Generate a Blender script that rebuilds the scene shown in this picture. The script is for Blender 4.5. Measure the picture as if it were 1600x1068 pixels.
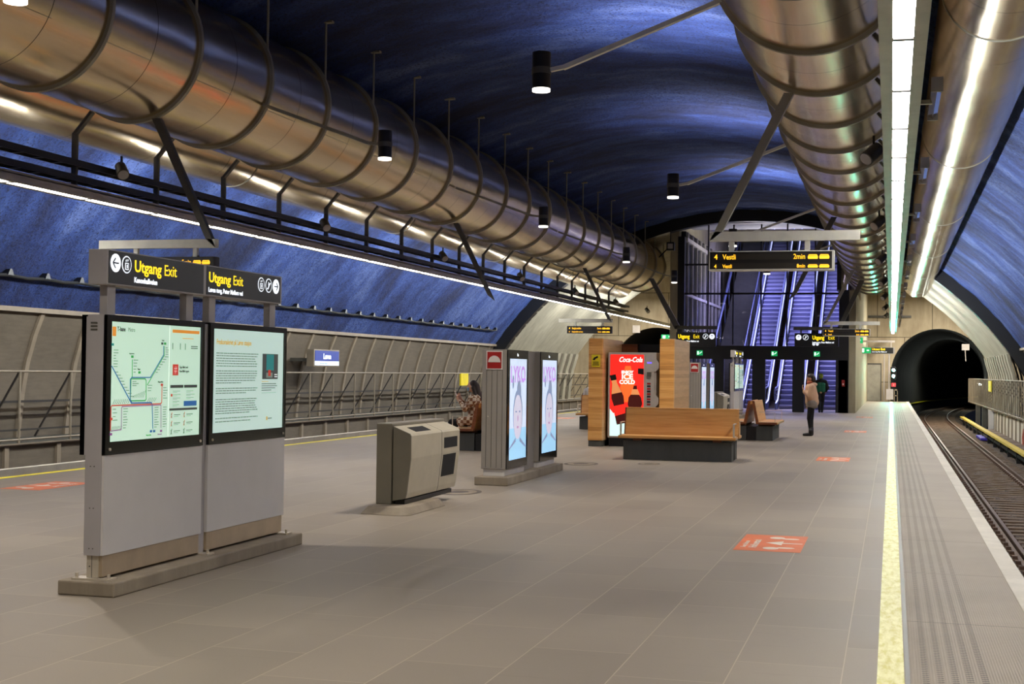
import bpy, bmesh, math, random
from math import pi, sin, cos, radians as R
from mathutils import Vector, Matrix, Euler

for o in list(bpy.data.objects): bpy.data.objects.remove(o)
sc = bpy.context.scene
col = sc.collection
random.seed(4)

# ------------------------------------------------------------------ camera, world, exposure, large lights
cd = bpy.data.cameras.new('camera'); cam = bpy.data.objects.new('camera', cd); col.objects.link(cam)
yaw, pit, rol = R(15.43), R(1.18), R(0.75)
F = Vector((-sin(yaw)*cos(pit), cos(yaw)*cos(pit), sin(pit)))
Rt = Vector((cos(yaw), sin(yaw), 0)); Up = Rt.cross(F)
R2 = cos(rol)*Rt + sin(rol)*Up; U2 = -sin(rol)*Rt + cos(rol)*Up
M = Matrix((R2, U2, -F)).transposed().to_4x4(); M.translation = Vector((0, 0, 1.65))
cam.matrix_world = M
cd.sensor_width = 36; cd.lens = 2150/1600*36; cd.clip_end = 400; cd.clip_start = .1
sc.camera = cam

w = bpy.data.worlds.new('world'); sc.world = w; w.use_nodes = True
w.node_tree.nodes['Background'].inputs[0].default_value = (.5, .6, 1, 1)
w.node_tree.nodes['Background'].inputs[1].default_value = .01
vs = sc.view_settings
vs.view_transform = 'Standard'; vs.look = 'None'; vs.gamma = 1; vs.use_curve_mapping = False
vs.exposure = 0.0
STRIP_E = 40.0

def srgb(v): v /= 255.; return v/12.92 if v <= .04045 else ((v+.055)/1.055)**2.4
def C(r, g, b): return (srgb(r), srgb(g), srgb(b), 1)

def area(name, loc, rot, sx, sy, power, color):
    l = bpy.data.lights.new(name, 'AREA'); l.shape = 'RECTANGLE'; l.size = sx; l.size_y = sy
    l.energy = power; l.color = color
    o = bpy.data.objects.new(name, l); o.location = loc; o.rotation_euler = rot; col.objects.link(o); return o
def spot(name, loc, rot, power, ang, color, size=.08, blend=.6):
    l = bpy.data.lights.new(name, 'SPOT'); l.energy = power; l.spot_size = R(ang); l.spot_blend = blend
    l.color = color; l.shadow_soft_size = size
    o = bpy.data.objects.new(name, l); o.location = loc; o.rotation_euler = rot; col.objects.link(o); return o

# blue lit escalator shaft, its lamps sit under the sloping shaft ceiling
for i, (y, z) in enumerate(((66, 6.2), (72, 8.6), (79, 11.5))):
    area('shaft_light', (-4.6, y, z), (R(12), 0, 0), 5.0, 2.5, 640, (.50, .48, 1.0))
# warm lamps of the concrete section past the dark arch
for x in (-14.9, 2.6):
    area('bay_light', (x, 84, 6.6), (0, 0, 0), 1.2, 10, 1500, (1, .93, .82))
area('bay_light', (2.0, 70, 7.3), (0, R(-25), 0), .6, 8, 110, (1, .95, .82))
area('bay_light', (-14.4, 70, 7.3), (0, R(25), 0), .6, 8, 110, (1, .95, .82))

area('shaft_light', (-5.2, 66, 5.6), (R(180), 0, 0), 3.0, 1.0, 260, (1, .95, .9))  # added upward fill that lightens the shaft ceiling panels
area('tunnel_fill', (3.4, 101, 3.6), (R(-20), 0, 0), .3, 2, 60, (.9, 1, .9))  # weak fill areas added to lift the black tunnel interior
area('tunnel_fill', (6.0, 126, 3.6), (R(-20), 0, 0), .3, 2, 160, (.9, 1, .9))
# ------------------------------------------------------------------ materials
MATS = {}
class NT:
    def __init__(s, name):
        s.m = bpy.data.materials.new(name); s.m.use_nodes = True; s.t = s.m.node_tree
        s.b = s.t.nodes['Principled BSDF']; MATS[name] = s.m
    def n(s, typ, **k):
        q = s.t.nodes.new(typ)
        for a, v in k.items():
            if a.startswith('i_'):
                key = a[2:]; key = int(key) if key.isdigit() else key
                q.inputs[key].default_value = v
            else: setattr(q, a, v)
        return q
    def l(s, a, b): s.t.links.new(a, b)
    def coord(s, scale=(1, 1, 1), loc=(0, 0, 0), out='Object'):
        tc = s.n('ShaderNodeTexCoord'); mp = s.n('ShaderNodeMapping')
        mp.inputs['Scale'].default_value = scale; mp.inputs['Location'].default_value = loc
        s.l(tc.outputs[out], mp.inputs[0]); return mp.outputs[0]
    def noise(s, vec, scale, detail=4, rough=.55):
        q = s.n('ShaderNodeTexNoise'); q.inputs['Scale'].default_value = scale
        q.inputs['Detail'].default_value = detail; q.inputs['Roughness'].default_value = rough
        s.l(vec, q.inputs['Vector']); return q.outputs['Fac']
    def ramp(s, fac, stops):
        q = s.n('ShaderNodeValToRGB'); e = q.color_ramp.elements
        while len(e) < len(stops): e.new(.5)
        for k, (p, c) in enumerate(stops): e[k].position = p; e[k].color = c
        s.l(fac, q.inputs[0]); return q.outputs[0]
    def math(s, op, a, b=None):
        q = s.n('ShaderNodeMath', operation=op)
        for k, v in enumerate((a, b)):
            if v is None: continue
            if isinstance(v, (int, float)): q.inputs[k].default_value = v
            else: s.l(v, q.inputs[k])
        return q.outputs[0]
    def mix(s, f, a, b):
        q = s.n('ShaderNodeMix', data_type='RGBA')
        for k, v in ((0, f), (6, a), (7, b)):
            if isinstance(v, (int, float, tuple)): q.inputs[k].default_value = v
            else: s.l(v, q.inputs[k])
        return q.outputs[2]
    def bump(s, h, strength=.3, dist=.01):
        q = s.n('ShaderNodeBump'); q.inputs['Strength'].default_value = strength; q.inputs['Distance'].default_value = dist
        s.l(h, q.inputs['Height']); s.l(q.outputs[0], s.b.inputs['Normal'])
    def col(s, c):
        if isinstance(c, tuple): s.b.inputs['Base Color'].default_value = c
        else: s.l(c, s.b.inputs['Base Color'])
    def pr(s, rough=.5, metal=0, spec=None):
        s.b.inputs['Roughness'].default_value = rough; s.b.inputs['Metallic'].default_value = metal
        if spec is not None: s.b.inputs['Specular IOR Level'].default_value = spec

def paint(name, c, rough=.5, metal=0, var=.08, nscale=3):
    t = NT(name); v = t.coord(); f = t.noise(v, nscale, 3)
    d = tuple(max(0, x*(1-var*2)) for x in c[:3])+(1,); e = tuple(min(1, x*(1+var)) for x in c[:3])+(1,)
    t.col(t.ramp(f, ((.3, d), (.7, e)))); t.pr(rough, metal); return t.m
def emit(name, c, s, base=None):
    t = NT(name); t.col(base or c); t.pr(.4)
    t.b.inputs['Emission Color'].default_value = c; t.b.inputs['Emission Strength'].default_value = s
    return t.m

def mat_floor():
    t = NT('floor_tiles'); tc = t.n('ShaderNodeTexCoord'); sp = t.n('ShaderNodeSeparateXYZ'); t.l(tc.outputs['Object'], sp.inputs[0])
    cm = t.n('ShaderNodeCombineXYZ'); t.l(t.math('ADD', sp.outputs[1], 40.), cm.inputs[0]); t.l(t.math('ADD', sp.outputs[0], 30.25), cm.inputs[1])
    br = t.n('ShaderNodeTexBrick'); t.l(cm.outputs[0], br.inputs['Vector'])
    br.inputs['Color1'].default_value = (.30, .30, .30, 1); br.inputs['Color2'].default_value = (.7, .7, .7, 1)
    br.inputs['Scale'].default_value = 1; br.inputs['Mortar Size'].default_value = .004; br.inputs['Mortar Smooth'].default_value = .3
    br.inputs['Brick Width'].default_value = 1.2; br.inputs['Row Height'].default_value = .6
    v = t.coord((1, 1, 1)); n1 = t.noise(v, .45, 4); n2 = t.noise(v, 90, 3, .7)
    v2 = t.coord((.7, 9, 1)); n3 = t.noise(v2, 1.3, 5, .6)
    base = t.ramp(n1, ((.3, C(136, 125, 110)), (.7, C(152, 141, 124))))
    base = t.mix(t.math('MULTIPLY', n2, .32), base, C(100, 93, 87))
    st = t.ramp(n3, ((.60, (0, 0, 0, 1)), (.78, (1, 1, 1, 1))))
    base = t.mix(t.math('MULTIPLY', st, .22), base, C(96, 88, 80))
    tv = t.n('ShaderNodeMix', data_type='RGBA', blend_type='OVERLAY'); tv.inputs[0].default_value = .18
    t.l(base, tv.inputs[6]); t.l(br.outputs['Color'], tv.inputs[7])
    fin = t.mix(br.outputs['Fac'], tv.outputs[2], C(172, 156, 136))
    t.col(fin); t.pr(.42); t.l(t.math('ADD', t.math('MULTIPLY', n1, .25), .42), t.b.inputs['Roughness'])
    t.bump(t.math('SUBTRACT', t.math('MULTIPLY', n2, .2), br.outputs['Fac']), .35, .002); return t.m
def mat_tactile(x0):
    """ribbed warning slabs: fine ribs everywhere, five rows of raised studs"""
    t = NT('tactile_slab'); tc = t.n('ShaderNodeTexCoord'); sp = t.n('ShaderNodeSeparateXYZ'); t.l(tc.outputs['Object'], sp.inputs[0])
    X, Y = sp.outputs[0], sp.outputs[1]
    rib = t.math('SINE', t.math('MULTIPLY', X, 2*pi/.016)); 
    jy = t.math('FRACT', t.math('DIVIDE', t.math('ADD', Y, 60-10.04), 2.385))
    joint = t.math('LESS_THAN', jy, .006)
    u = t.math('DIVIDE', t.math('SUBTRACT', X, .175), .078)
    row = t.math('MULTIPLY', t.math('LESS_THAN', t.math('FRACT', u), .46), t.math('MULTIPLY', t.math('GREATER_THAN', u, 0.), t.math('LESS_THAN', u, 5.)))
    chev = t.math('ABSOLUTE', t.math('SUBTRACT', t.math('FRACT', u), .23))
    st = t.math('GREATER_THAN', t.math('SINE', t.math('MULTIPLY', t.math('ADD', Y, t.math('MULTIPLY', chev, .03)), 2*pi/.05)), 0.1)
    stud = t.math('MULTIPLY', row, st)
    v = t.coord(); n1 = t.noise(v, .8, 4); n2 = t.noise(v, 60, 2)
    base = t.ramp(n1, ((.3, C(138, 125, 106)), (.7, C(154, 140, 120))))
    base = t.mix(t.math('MULTIPLY', stud, .85), base, C(66, 56, 46))
    base = t.mix(t.math('MULTIPLY', t.math('MULTIPLY', t.math('ADD', rib, 1), .5), .16), base, C(110, 98, 84))
    base = t.mix(joint, base, C(84, 74, 64))
    t.col(base); t.pr(.6)
    h = t.math('ADD', t.math('MULTIPLY', rib, .25), t.math('ADD', t.math('MULTIPLY', stud, 1.2), t.math('MULTIPLY', joint, -2)))
    t.bump(h, .5, .003); return t.m
def mat_vault():
    t = NT('blue_sprayed_concrete'); v = t.coord((.17, .40, .26))
    dn = t.n('ShaderNodeTexNoise'); dn.inputs['Scale'].default_value = .35; t.l(t.coord(), dn.inputs['Vector'])
    vm = t.n('ShaderNodeVectorMath', operation='MULTIPLY_ADD'); t.l(dn.outputs['Color'], vm.inputs[0]); vm.inputs[1].default_value = (.9, .9, .9); t.l(v, vm.inputs[2])
    n1 = t.noise(vm.outputs[0], 1.0, 5, .55); n1b = t.noise(t.coord((.5, 1.6, .7), (3, 9, 1)), 1.0, 6, .65)
    f = t.math('ADD', t.math('MULTIPLY', n1, .68), t.math('MULTIPLY', n1b, .32))
    c = t.ramp(f, ((.36, C(20, 32, 76)), (.45, C(32, 54, 116)), (.53, C(52, 80, 150)), (.64, C(98, 120, 184))))
    n2 = t.noise(t.coord(), 17, 6, .8); n3 = t.noise(t.coord(), 2.6, 4, .6)
    c = t.mix(t.ramp(n2, ((.52, (0, 0, 0, 1)), (.60, (.95, .95, .95, 1)))), c, C(16, 24, 56))
    t.col(c); t.pr(.85); t.bump(t.math('ADD', n2, t.math('MULTIPLY', n3, 2)), 1.0, .09); return t.m
def mat_concrete(name, c1, c2, panel=None, rough=.8):
    t = NT(name); v = t.coord(); n1 = t.noise(v, .5, 5, .6); n2 = t.noise(t.coord((2, 2, .35)), 1.5, 5, .6); n3 = t.noise(v, 30, 3)
    c = t.ramp(t.math('ADD', t.math('MULTIPLY', n1, .5), t.math('MULTIPLY', n2, .5)), ((.38, c1), (.62, c2)))
    c = t.mix(t.math('MULTIPLY', n3, .18), c, tuple(x*.5 for x in c1[:3])+(1,))
    h = t.math('MULTIPLY', n3, .3)
    if panel:
        br = t.n('ShaderNodeTexBrick'); mp = t.n('ShaderNodeCombineXYZ'); tc = t.n('ShaderNodeTexCoord'); sp = t.n('ShaderNodeSeparateXYZ')
        t.l(tc.outputs['Object'], sp.inputs[0]); t.l(t.math('ADD', sp.outputs[0], 40), mp.inputs[0]); t.l(t.math('ADD', sp.outputs[2], 10-5.4+panel[1]), mp.inputs[1])
        t.l(mp.outputs[0], br.inputs['Vector']); br.offset = 0.5
        br.inputs['Scale'].default_value = 1; br.inputs['Brick Width'].default_value = panel[0]; br.inputs['Row Height'].default_value = panel[1]
        br.inputs['Mortar Size'].default_value = .02
        c = t.mix(br.outputs['Fac'], c, C(70, 62, 48)); h = t.math('SUBTRACT', h, br.outputs['Fac'])
    t.col(c); t.pr(rough); t.bump(h, .3, .01); return t.m
def mat_duct():
    t = NT('stainless_duct'); t.col(C(176, 160, 136)); t.pr(.24, 1)
    v = t.coord((1, .55, 1)); n = t.noise(v, 1.1, 2, .4); n2 = t.noise(t.coord((60, 1.5, 60)), 1, 2)
    tc = t.n('ShaderNodeTexCoord'); sp = t.n('ShaderNodeSeparateXYZ'); t.l(tc.outputs['Object'], sp.inputs[0])
    seam = t.math('LESS_THAN', t.math('FRACT', t.math('DIVIDE', t.math('ADD', sp.outputs[1], 60-16.5-1.25), 2.5)), .006)
    c = t.mix(t.math('MULTIPLY', n2, .35), C(236, 216, 184), C(176, 156, 128)); c = t.mix(seam, c, C(70, 60, 50)); t.col(c)
    rr = t.math('ADD', t.math('MULTIPLY', n2, .12), .17); t.l(rr, t.b.inputs['Roughness'])
    t.bump(n, .55, .06); return t.m
def mat_wood(name, c1, c2, c3, horiz=True, period=.085):
    t = NT(name); v = t.coord((.6, .6, 9)); n = t.noise(v, 2.2, 5, .6); v2 = t.coord((2, 2, 60)); n2 = t.noise(v2, 1.5, 3)
    tc = t.n('ShaderNodeTexCoord'); sp = t.n('ShaderNodeSeparateXYZ'); t.l(tc.outputs['Object'], sp.inputs[0])
    k = t.math('FLOOR', t.math('DIVIDE', sp.outputs[2], period)); wn = t.n('ShaderNodeTexWhiteNoise', noise_dimensions='1D'); t.l(k, wn.inputs['W'])
    f = t.math('ADD', t.math('MULTIPLY', n, .45), t.math('ADD', t.math('MULTIPLY', wn.outputs[0], .24), t.math('MULTIPLY', n2, .28)))
    t.col(t.ramp(f, ((.25, c1), (.5, c2), (.78, c3)))); t.pr(.38)
    t.bump(n2, .15, .003); return t.m
def mat_gravel():
    t = NT('brown_ballast'); v = t.coord(); vo = t.n('ShaderNodeTexVoronoi'); vo.inputs['Scale'].default_value = 17; t.l(v, vo.inputs['Vector'])
    n = t.noise(v, 1.2, 4); n2 = t.noise(v, 30, 3)
    c = t.ramp(vo.outputs['Distance'], ((.1, C(140, 112, 88)), (.6, C(42, 31, 23))))
    sp = t.n('ShaderNodeSeparateColor'); t.l(vo.outputs['Color'], sp.inputs[0])
    c = t.mix(t.math('MULTIPLY', sp.outputs[0], .5), c, C(72, 58, 47)); c = t.mix(t.math('MULTIPLY', n, .3), c, C(54, 40, 30))
    t.col(c); t.pr(.9); t.bump(t.math('SUBTRACT', 1., vo.outputs['Distance']), .9, .05); return t.m
def mat_perf():
    t = NT('dark_perforated_panel'); v = t.coord(); n = t.noise(v, .8, 4, .6); n2 = t.noise(t.coord((1, 1, 8)), 2, 4)
    c = t.ramp(t.math('ADD', t.math('MULTIPLY', n, .6), t.math('MULTIPLY', n2, .4)), ((.35, C(90, 80, 65)), (.65, C(112, 100, 83))))
    n3 = t.noise(v, 70, 1); c = t.mix(t.math('MULTIPLY', n3, .35), c, C(60, 52, 42))
    t.col(c); t.pr(.7); return t.m
def mat_glass():
    t = NT('clear_glass'); nt = t.t; nt.nodes.remove(t.b)
    tr = t.n('ShaderNodeBsdfTransparent'); tr.inputs[0].default_value = (.90, .92, .95, 1)
    gl = t.n('ShaderNodeBsdfGlossy'); gl.inputs['Roughness'].default_value = .03
    fr = t.n('ShaderNodeFresnel'); fr.inputs[0].default_value = 1.45
    mx = t.n('ShaderNodeMixShader'); t.l(fr.outputs[0], mx.inputs[0]); t.l(tr.outputs[0], mx.inputs[1]); t.l(gl.outputs[0], mx.inputs[2])
    t.l(mx.outputs[0], nt.nodes['Material Output'].inputs[0]); return t.m
def mat_step():
    t = NT('escalator_step_metal'); tc = t.n('ShaderNodeTexCoord'); sp = t.n('ShaderNodeSeparateXYZ'); t.l(tc.outputs['Object'], sp.inputs[0])
    w_ = t.math('SINE', t.math('MULTIPLY', sp.outputs[0], 2*pi/.02)); t.col(C(150, 150, 178)); t.pr(.45, .2); t.bump(w_, .3, .004); return t.m

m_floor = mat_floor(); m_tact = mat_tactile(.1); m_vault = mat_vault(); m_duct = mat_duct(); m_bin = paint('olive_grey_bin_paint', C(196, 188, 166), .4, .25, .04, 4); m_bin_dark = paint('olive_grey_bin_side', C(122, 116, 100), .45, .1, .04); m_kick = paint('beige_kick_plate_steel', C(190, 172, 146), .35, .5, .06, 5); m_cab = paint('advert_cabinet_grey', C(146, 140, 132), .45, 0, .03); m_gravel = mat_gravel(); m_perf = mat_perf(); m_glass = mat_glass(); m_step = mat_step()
m_conc = mat_concrete('pale_concrete', C(160, 150, 122), C(186, 176, 146))
m_portal = mat_concrete('concrete_wall_panels', C(158, 144, 118), C(190, 176, 148), (3.4, 2.9))
m_white_conc = mat_concrete('white_precast_concrete', C(132, 125, 106), C(160, 152, 130))
m_edge = mat_concrete('pale_edge_stone', C(190, 182, 166), C(214, 206, 190))
m_plinth = mat_concrete('weathered_plinth_concrete', C(122, 110, 94), C(158, 146, 126))
m_bench_base = mat_concrete('dark_bench_concrete', C(66, 66, 62), C(84, 84, 78))
m_tunnel = mat_concrete('dark_tunnel_concrete', C(44, 42, 38), C(66, 62, 54))  # dark grey concrete with slight mottling
m_lowwall = mat_concrete('pale_low_wall', C(170, 162, 144), C(196, 188, 168), None)
m_rib = paint('pale_wall_rib', C(134, 120, 100), .6)
m_black = paint('black_metal', C(16, 16, 18), .4)
m_blackgloss = paint('black_gloss_frame', C(6, 6, 7), .12)
m_dark = paint('dark_grey_metal', C(80, 78, 70), .45, 0)
m_ring = paint('duct_ring_steel', C(150, 146, 130), .5, 0)
m_alu = paint('brushed_aluminium_beam', C(222, 220, 206), .45, .1)
m_grey = paint('grey_cabinet_paint', C(172, 167, 166), .45, 0, .03)
m_grey_lt = paint('light_grey_cabinet_panel', C(206, 202, 198), .45, 0, .02)
m_steel = paint('brushed_steel', C(212, 202, 184), .36, .45, .05, 5)
m_rail_paint = paint('galvanised_railing', C(140, 128, 108), .5, .3)
m_brace = paint('dark_brace_steel', C(44, 38, 32), .6)
m_hous = paint('luminaire_housing', C(176, 170, 158), .4, .4)
m_strip = emit('strip_diffuser', (1, .955, .90, 1), STRIP_E)
m_yellow = paint('yellow_line_paint', C(250, 232, 36), .45)
m_yellow_r = NT('reflective_yellow_line'); 
_v = m_yellow_r.coord((8, 2, 1)); _n = m_yellow_r.noise(_v, 2.5, 5, .65)
m_yellow_r.col(m_yellow_r.ramp(_n, ((.38, C(208, 200, 92)), (.6, C(240, 236, 168))))); m_yellow_r.pr(.42, 0, .12); m_yellow_r.bump(_n, .12, .004); m_yellow_r = m_yellow_r.m
m_rust = paint('rusty_rail_steel', C(98, 72, 54), .7, .1, .2, 8)
m_railtop = paint('polished_rail_head', C(120, 98, 80), .42, .6)
m_sleeper = mat_concrete('brown_dusty_sleeper', C(92, 72, 54), C(118, 96, 74))
m_wood = mat_wood('honey_wood_slats', C(168, 112, 54), C(218, 160, 88), C(238, 192, 124))
m_wood2 = mat_wood('dark_edge_wood', C(96, 48, 20), C(130, 70, 32), C(150, 88, 44))
m_signblack = emit('sign_face_black', C(30, 30, 30), .15, C(34, 34, 34))
m_e_yellow = emit('lit_yellow_letters', (1, .72, .01, 1), 1.15)
m_e_white = emit('lit_white_letters', (.88, .93, 1, 1), 1.15)
m_e_amber = emit('led_amber', (1, .50, .02, 1), 1.5)
m_ledglass = paint('led_panel_dark', C(22, 19, 14), .35)
m_poster1 = emit('backlit_map_paper', C(184, 220, 196), .72, C(200, 222, 204))
m_poster2 = emit('backlit_text_paper', C(180, 208, 198), .72, C(196, 216, 208))
def ink(name, r, g, b, s=.5): return emit(name, C(r, g, b), s, C(r, g, b))
i_dark = ink('ink_dark', 62, 66, 64); i_grey = ink('ink_grey', 118, 134, 124, .6); i_blue = ink('ink_blue', 40, 96, 156, .6); i_green = ink('ink_green', 40, 150, 70, .6)
i_red = ink('ink_red', 190, 58, 44, .6); i_purple = ink('ink_purple', 140, 80, 140, .6); i_orange = ink('ink_orange', 214, 136, 44, .7); i_gold = ink('ink_gold', 196, 160, 72, .7); i_white = ink('ink_white', 235, 240, 236, .8)
i_teal = ink('ink_teal', 30, 130, 130, .5)
m_orange = paint('orange_floor_vinyl', C(222, 116, 62), .5); m_white_v = paint('white_vinyl', C(232, 220, 204), .5)
m_green_sign = emit('green_exit_face', C(20, 160, 90), .9)
m_green_lt = emit('lit_pale_pictogram', (.75, 1, .85, 1), 1.2)
m_signal = emit('signal_lamp_green', (.03, 1, .74, 1), 1800)
m_red = emit('vending_red_lit', (1, .02, .012, 1), .85)
m_redhot = emit('vending_orange_glow_print', (1, .12, .02, 1), .95)
m_ice = emit('vending_ice_print', (.62, .92, .86, 1), .85)
m_cola = emit('vending_bottle_brown', C(70, 14, 10), .35)
m_bcap = paint('black_bottle_cap', C(14, 12, 12), .4)
m_foam = emit('vending_foam_print', C(214, 140, 84), .7)
m_white_p = emit('vending_white_print', (1, .96, .94, 1), .95)
m_vend = paint('vending_cabinet_pale_grey', C(172, 168, 162), .35)
m_lamp = emit('downlight_lens', (1, .93, .82, 1), 14)
m_lampring = emit('downlight_rim', (1, .93, .82, 1), 3)
m_redplate = paint('red_sign_plate', C(158, 26, 22), .45); m_offwhite = paint('off_white', C(222, 214, 206), .5)
m_yplate = paint('yellow_plate', C(226, 202, 26), .5)
m_handle = emit('led_lit_skirt', (.55, .58, 1, 1), 1.6)
m_handrail = paint('black_rubber_handrail', C(20, 20, 26), .4)
m_bal = paint('bluish_balustrade_steel', C(120, 128, 170), .35, .5)
m_dimglass = paint('dark_lift_glass', C(24, 28, 30), .1)
m_ceilpanel = paint('pale_shaft_ceiling', C(150, 146, 150), .6)
m_leds = ink('screen_violet_letters', 178, 138, 206, .9)
m_screen = emit('screen_pale_blue', C(196, 212, 234), .9)
m_screen2 = emit('screen_sky_blue', C(150, 198, 230), .9)
m_screen3 = emit('screen_skin_print', C(196, 194, 214), .85)
m_screen4 = emit('screen_hair_print', C(132, 146, 172), .75)
m_screen5 = emit('screen_lips_print', C(176, 140, 170), .8)
m_rubber = paint('cable_black', C(14, 14, 15), .6)
m_reflector = paint('uplight_reflector', C(210, 206, 200), .12, 1)
m_concdoor = paint('grey_door_paint', C(160, 156, 140), .5)
m_brown = paint('brown_cover_board', C(92, 70, 56), .7); m_y3 = paint('aged_yellow_cover', C(196, 170, 66), .6)
m_skin = paint('skin', C(206, 156, 126), .5); m_hair_d = paint('dark_brown_hair', C(40, 26, 22), .5); m_hair_r = paint('reddish_hair', C(120, 66, 38), .6)
m_plaid = NT('beige_plaid_cloth'); 
_c = m_plaid.n('ShaderNodeTexChecker'); _c.inputs['Scale'].default_value = 15; _c.inputs['Color1'].default_value = C(206, 190, 166); _c.inputs['Color2'].default_value = C(126, 84, 54); m_plaid.l(m_plaid.coord((1, .8, 1)), _c.inputs[0]); m_plaid.col(_c.outputs[0]); m_plaid.pr(.8); m_plaid = m_plaid.m
m_beige = paint('beige_puffer_cloth', C(196, 158, 128), .8); m_greyc = paint('grey_cloth', C(140, 130, 120), .9); m_blackc = paint('black_cloth', C(18, 18, 20), .9); m_greenc = paint('dark_green_cloth', C(16, 92, 66), .8)
m_whitec = paint('white_cloth', C(214, 210, 204), .9); m_lime = paint('lime_knit', C(120, 132, 40), .9); m_maskc = paint('light_blue_mask', C(130, 172, 206), .8); m_boot = paint('black_leather', C(20, 16, 14), .4); m_redscarf = paint('rust_scarf', C(170, 88, 56), .9)
m_blueplastic = paint('blue_plastic', C(60, 44, 170), .5); m_redcable = paint('red_pipe', C(170, 40, 26), .5)

# ------------------------------------------------------------------ geometry helpers
class MB:
    def __init__(s): s.v = []; s.f = []
    def add(s, vs_, fs):
        n = len(s.v); s.v += [tuple(p) for p in vs_]; s.f += [tuple(i+n for i in f) for f in fs]; return s
    def box(s, x0, x1, y0, y1, z0, z1):
        return s.add([(x0,y0,z0),(x1,y0,z0),(x1,y1,z0),(x0,y1,z0),(x0,y0,z1),(x1,y0,z1),(x1,y1,z1),(x0,y1,z1)],
                     [(0,3,2,1),(4,5,6,7),(0,1,5,4),(1,2,6,5),(2,3,7,6),(3,0,4,7)])
    def cyl(s, p0, p1, r0, r1=None, n=16, caps=True):
        r1 = r0 if r1 is None else r1; p0 = Vector(p0); p1 = Vector(p1); d = (p1-p0).normalized()
        a = d.orthogonal().normalized(); b = d.cross(a); k = len(s.v)
        for p, r in ((p0, r0), (p1, r1)):
            for i in range(n): t = 2*pi*i/n; s.v.append(tuple(p + a*cos(t)*r + b*sin(t)*r))
        for i in range(n): j = (i+1) % n; s.f.append((k+i, k+j, k+n+j, k+n+i))
        if caps: s.f.append(tuple(k+i for i in reversed(range(n)))); s.f.append(tuple(k+n+i for i in range(n)))
        return s
    def bar(s, p0, p1, w, h, up=(0,0,1)):
        p0 = Vector(p0); p1 = Vector(p1); d = (p1-p0).normalized(); u = Vector(up)
        a = d.cross(u); a = a.normalized() if a.length > 1e-4 else Vector((1,0,0)); b = a.cross(d)
        q = []
        for p in (p0, p1):
            for (i, j) in ((-1,-1),(1,-1),(1,1),(-1,1)): q.append(p + a*i*w/2 + b*j*h/2)
        return s.add(q, [(0,3,2,1),(4,5,6,7),(0,1,5,4),(1,2,6,5),(2,3,7,6),(3,0,4,7)])
    def prism(s, poly, fn0, fn1):
        n = len(poly); a = [fn0(*p) for p in poly]; b = [fn1(*p) for p in poly]
        return s.add(a+b, [tuple(reversed(range(n))), tuple(range(n, 2*n))] + [(i, (i+1)%n, n+(i+1)%n, n+i) for i in range(n)])
    def px(s, poly, x0, x1): return s.prism(poly, lambda y, z: (x0, y, z), lambda y, z: (x1, y, z))
    def py(s, poly, y0, y1): return s.prism(poly, lambda x, z: (x, y0, z), lambda x, z: (x, y1, z))
    def pz(s, poly, z0, z1): return s.prism(poly, lambda x, y: (x, y, z0), lambda x, y: (x, y, z1))
    def ell(s, c, r, nu=20, nv=12):
        k = len(s.v); c = Vector(c)
        s.v.append((c.x, c.y, c.z-r[2]))
        for j in range(1, nv):
            p = -pi/2 + pi*j/nv
            for i in range(nu): t = 2*pi*i/nu; s.v.append((c.x+r[0]*cos(p)*cos(t), c.y+r[1]*cos(p)*sin(t), c.z+r[2]*sin(p)))
        s.v.append((c.x, c.y, c.z+r[2])); top = len(s.v)-1
        for i in range(nu):
            j = (i+1)%nu; s.f.append((k, k+1+j, k+1+i)); s.f.append((top, k+1+(nv-2)*nu+i, k+1+(nv-2)*nu+j))
        for q in range(nv-2):
            for i in range(nu): j = (i+1)%nu; a = k+1+q*nu; s.f.append((a+i, a+j, a+nu+j, a+nu+i))
        return s
    def cap(s, p0, p1, r0, r1):
        s.ell(p0, (r0,)*3, 14, 8); s.ell(p1, (r1,)*3, 14, 8); return s.cyl(p0, p1, r0*.99, r1*.99, 14)
    def ringy(s, cx, cz, y0, y1, ri, ro, n=56):
        k = len(s.v)
        for y, r in ((y0, ri), (y0, ro), (y1, ro), (y1, ri)):
            for i in range(n): t = 2*pi*i/n; s.v.append((cx+r*cos(t), y, cz+r*sin(t)))
        for q in range(4):
            for i in range(n): j = (i+1)%n; a = k+q*n; b = k+((q+1)%4)*n; s.f.append((a+i, b+i, b+j, a+j))
        return s
    def mesh(s, name, off=(0,0,0), smooth=False):
        me = bpy.data.meshes.new(name); o = Vector(off)
        me.from_pydata([tuple(Vector(p)-o) for p in s.v], [], s.f)
        bm = bmesh.new(); bm.from_mesh(me); bmesh.ops.recalc_face_normals(bm, faces=bm.faces); bm.to_mesh(me); bm.free()
        if smooth:
            for p in me.polygons: p.use_smooth = True
            if smooth != 'all':
                try: me.set_sharp_from_angle(angle=R(35))
                except Exception: pass
        return me
def link(name, me, mat, parent=None, bevel=0):
    o = bpy.data.objects.new(name, me); col.objects.link(o)
    if mat: me.materials.append(mat)
    if parent: o.parent = parent
    if bevel:
        b = o.modifiers.new('bevel', 'BEVEL'); b.width = bevel; b.segments = 2; b.limit_method = 'ANGLE'
    return o
def tag(o, label, cat, group=None, kind=None):
    o['label'] = label
    if cat: o['category'] = cat
    if group: o['group'] = group
    if kind: o['kind'] = kind
    return o
def struct(name, mb, mat, smooth=False, label=None):
    o = link(name, mb.mesh(name, smooth=smooth), mat); o['kind'] = 'structure'
    if label: o['label'] = label
    return o
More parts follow.
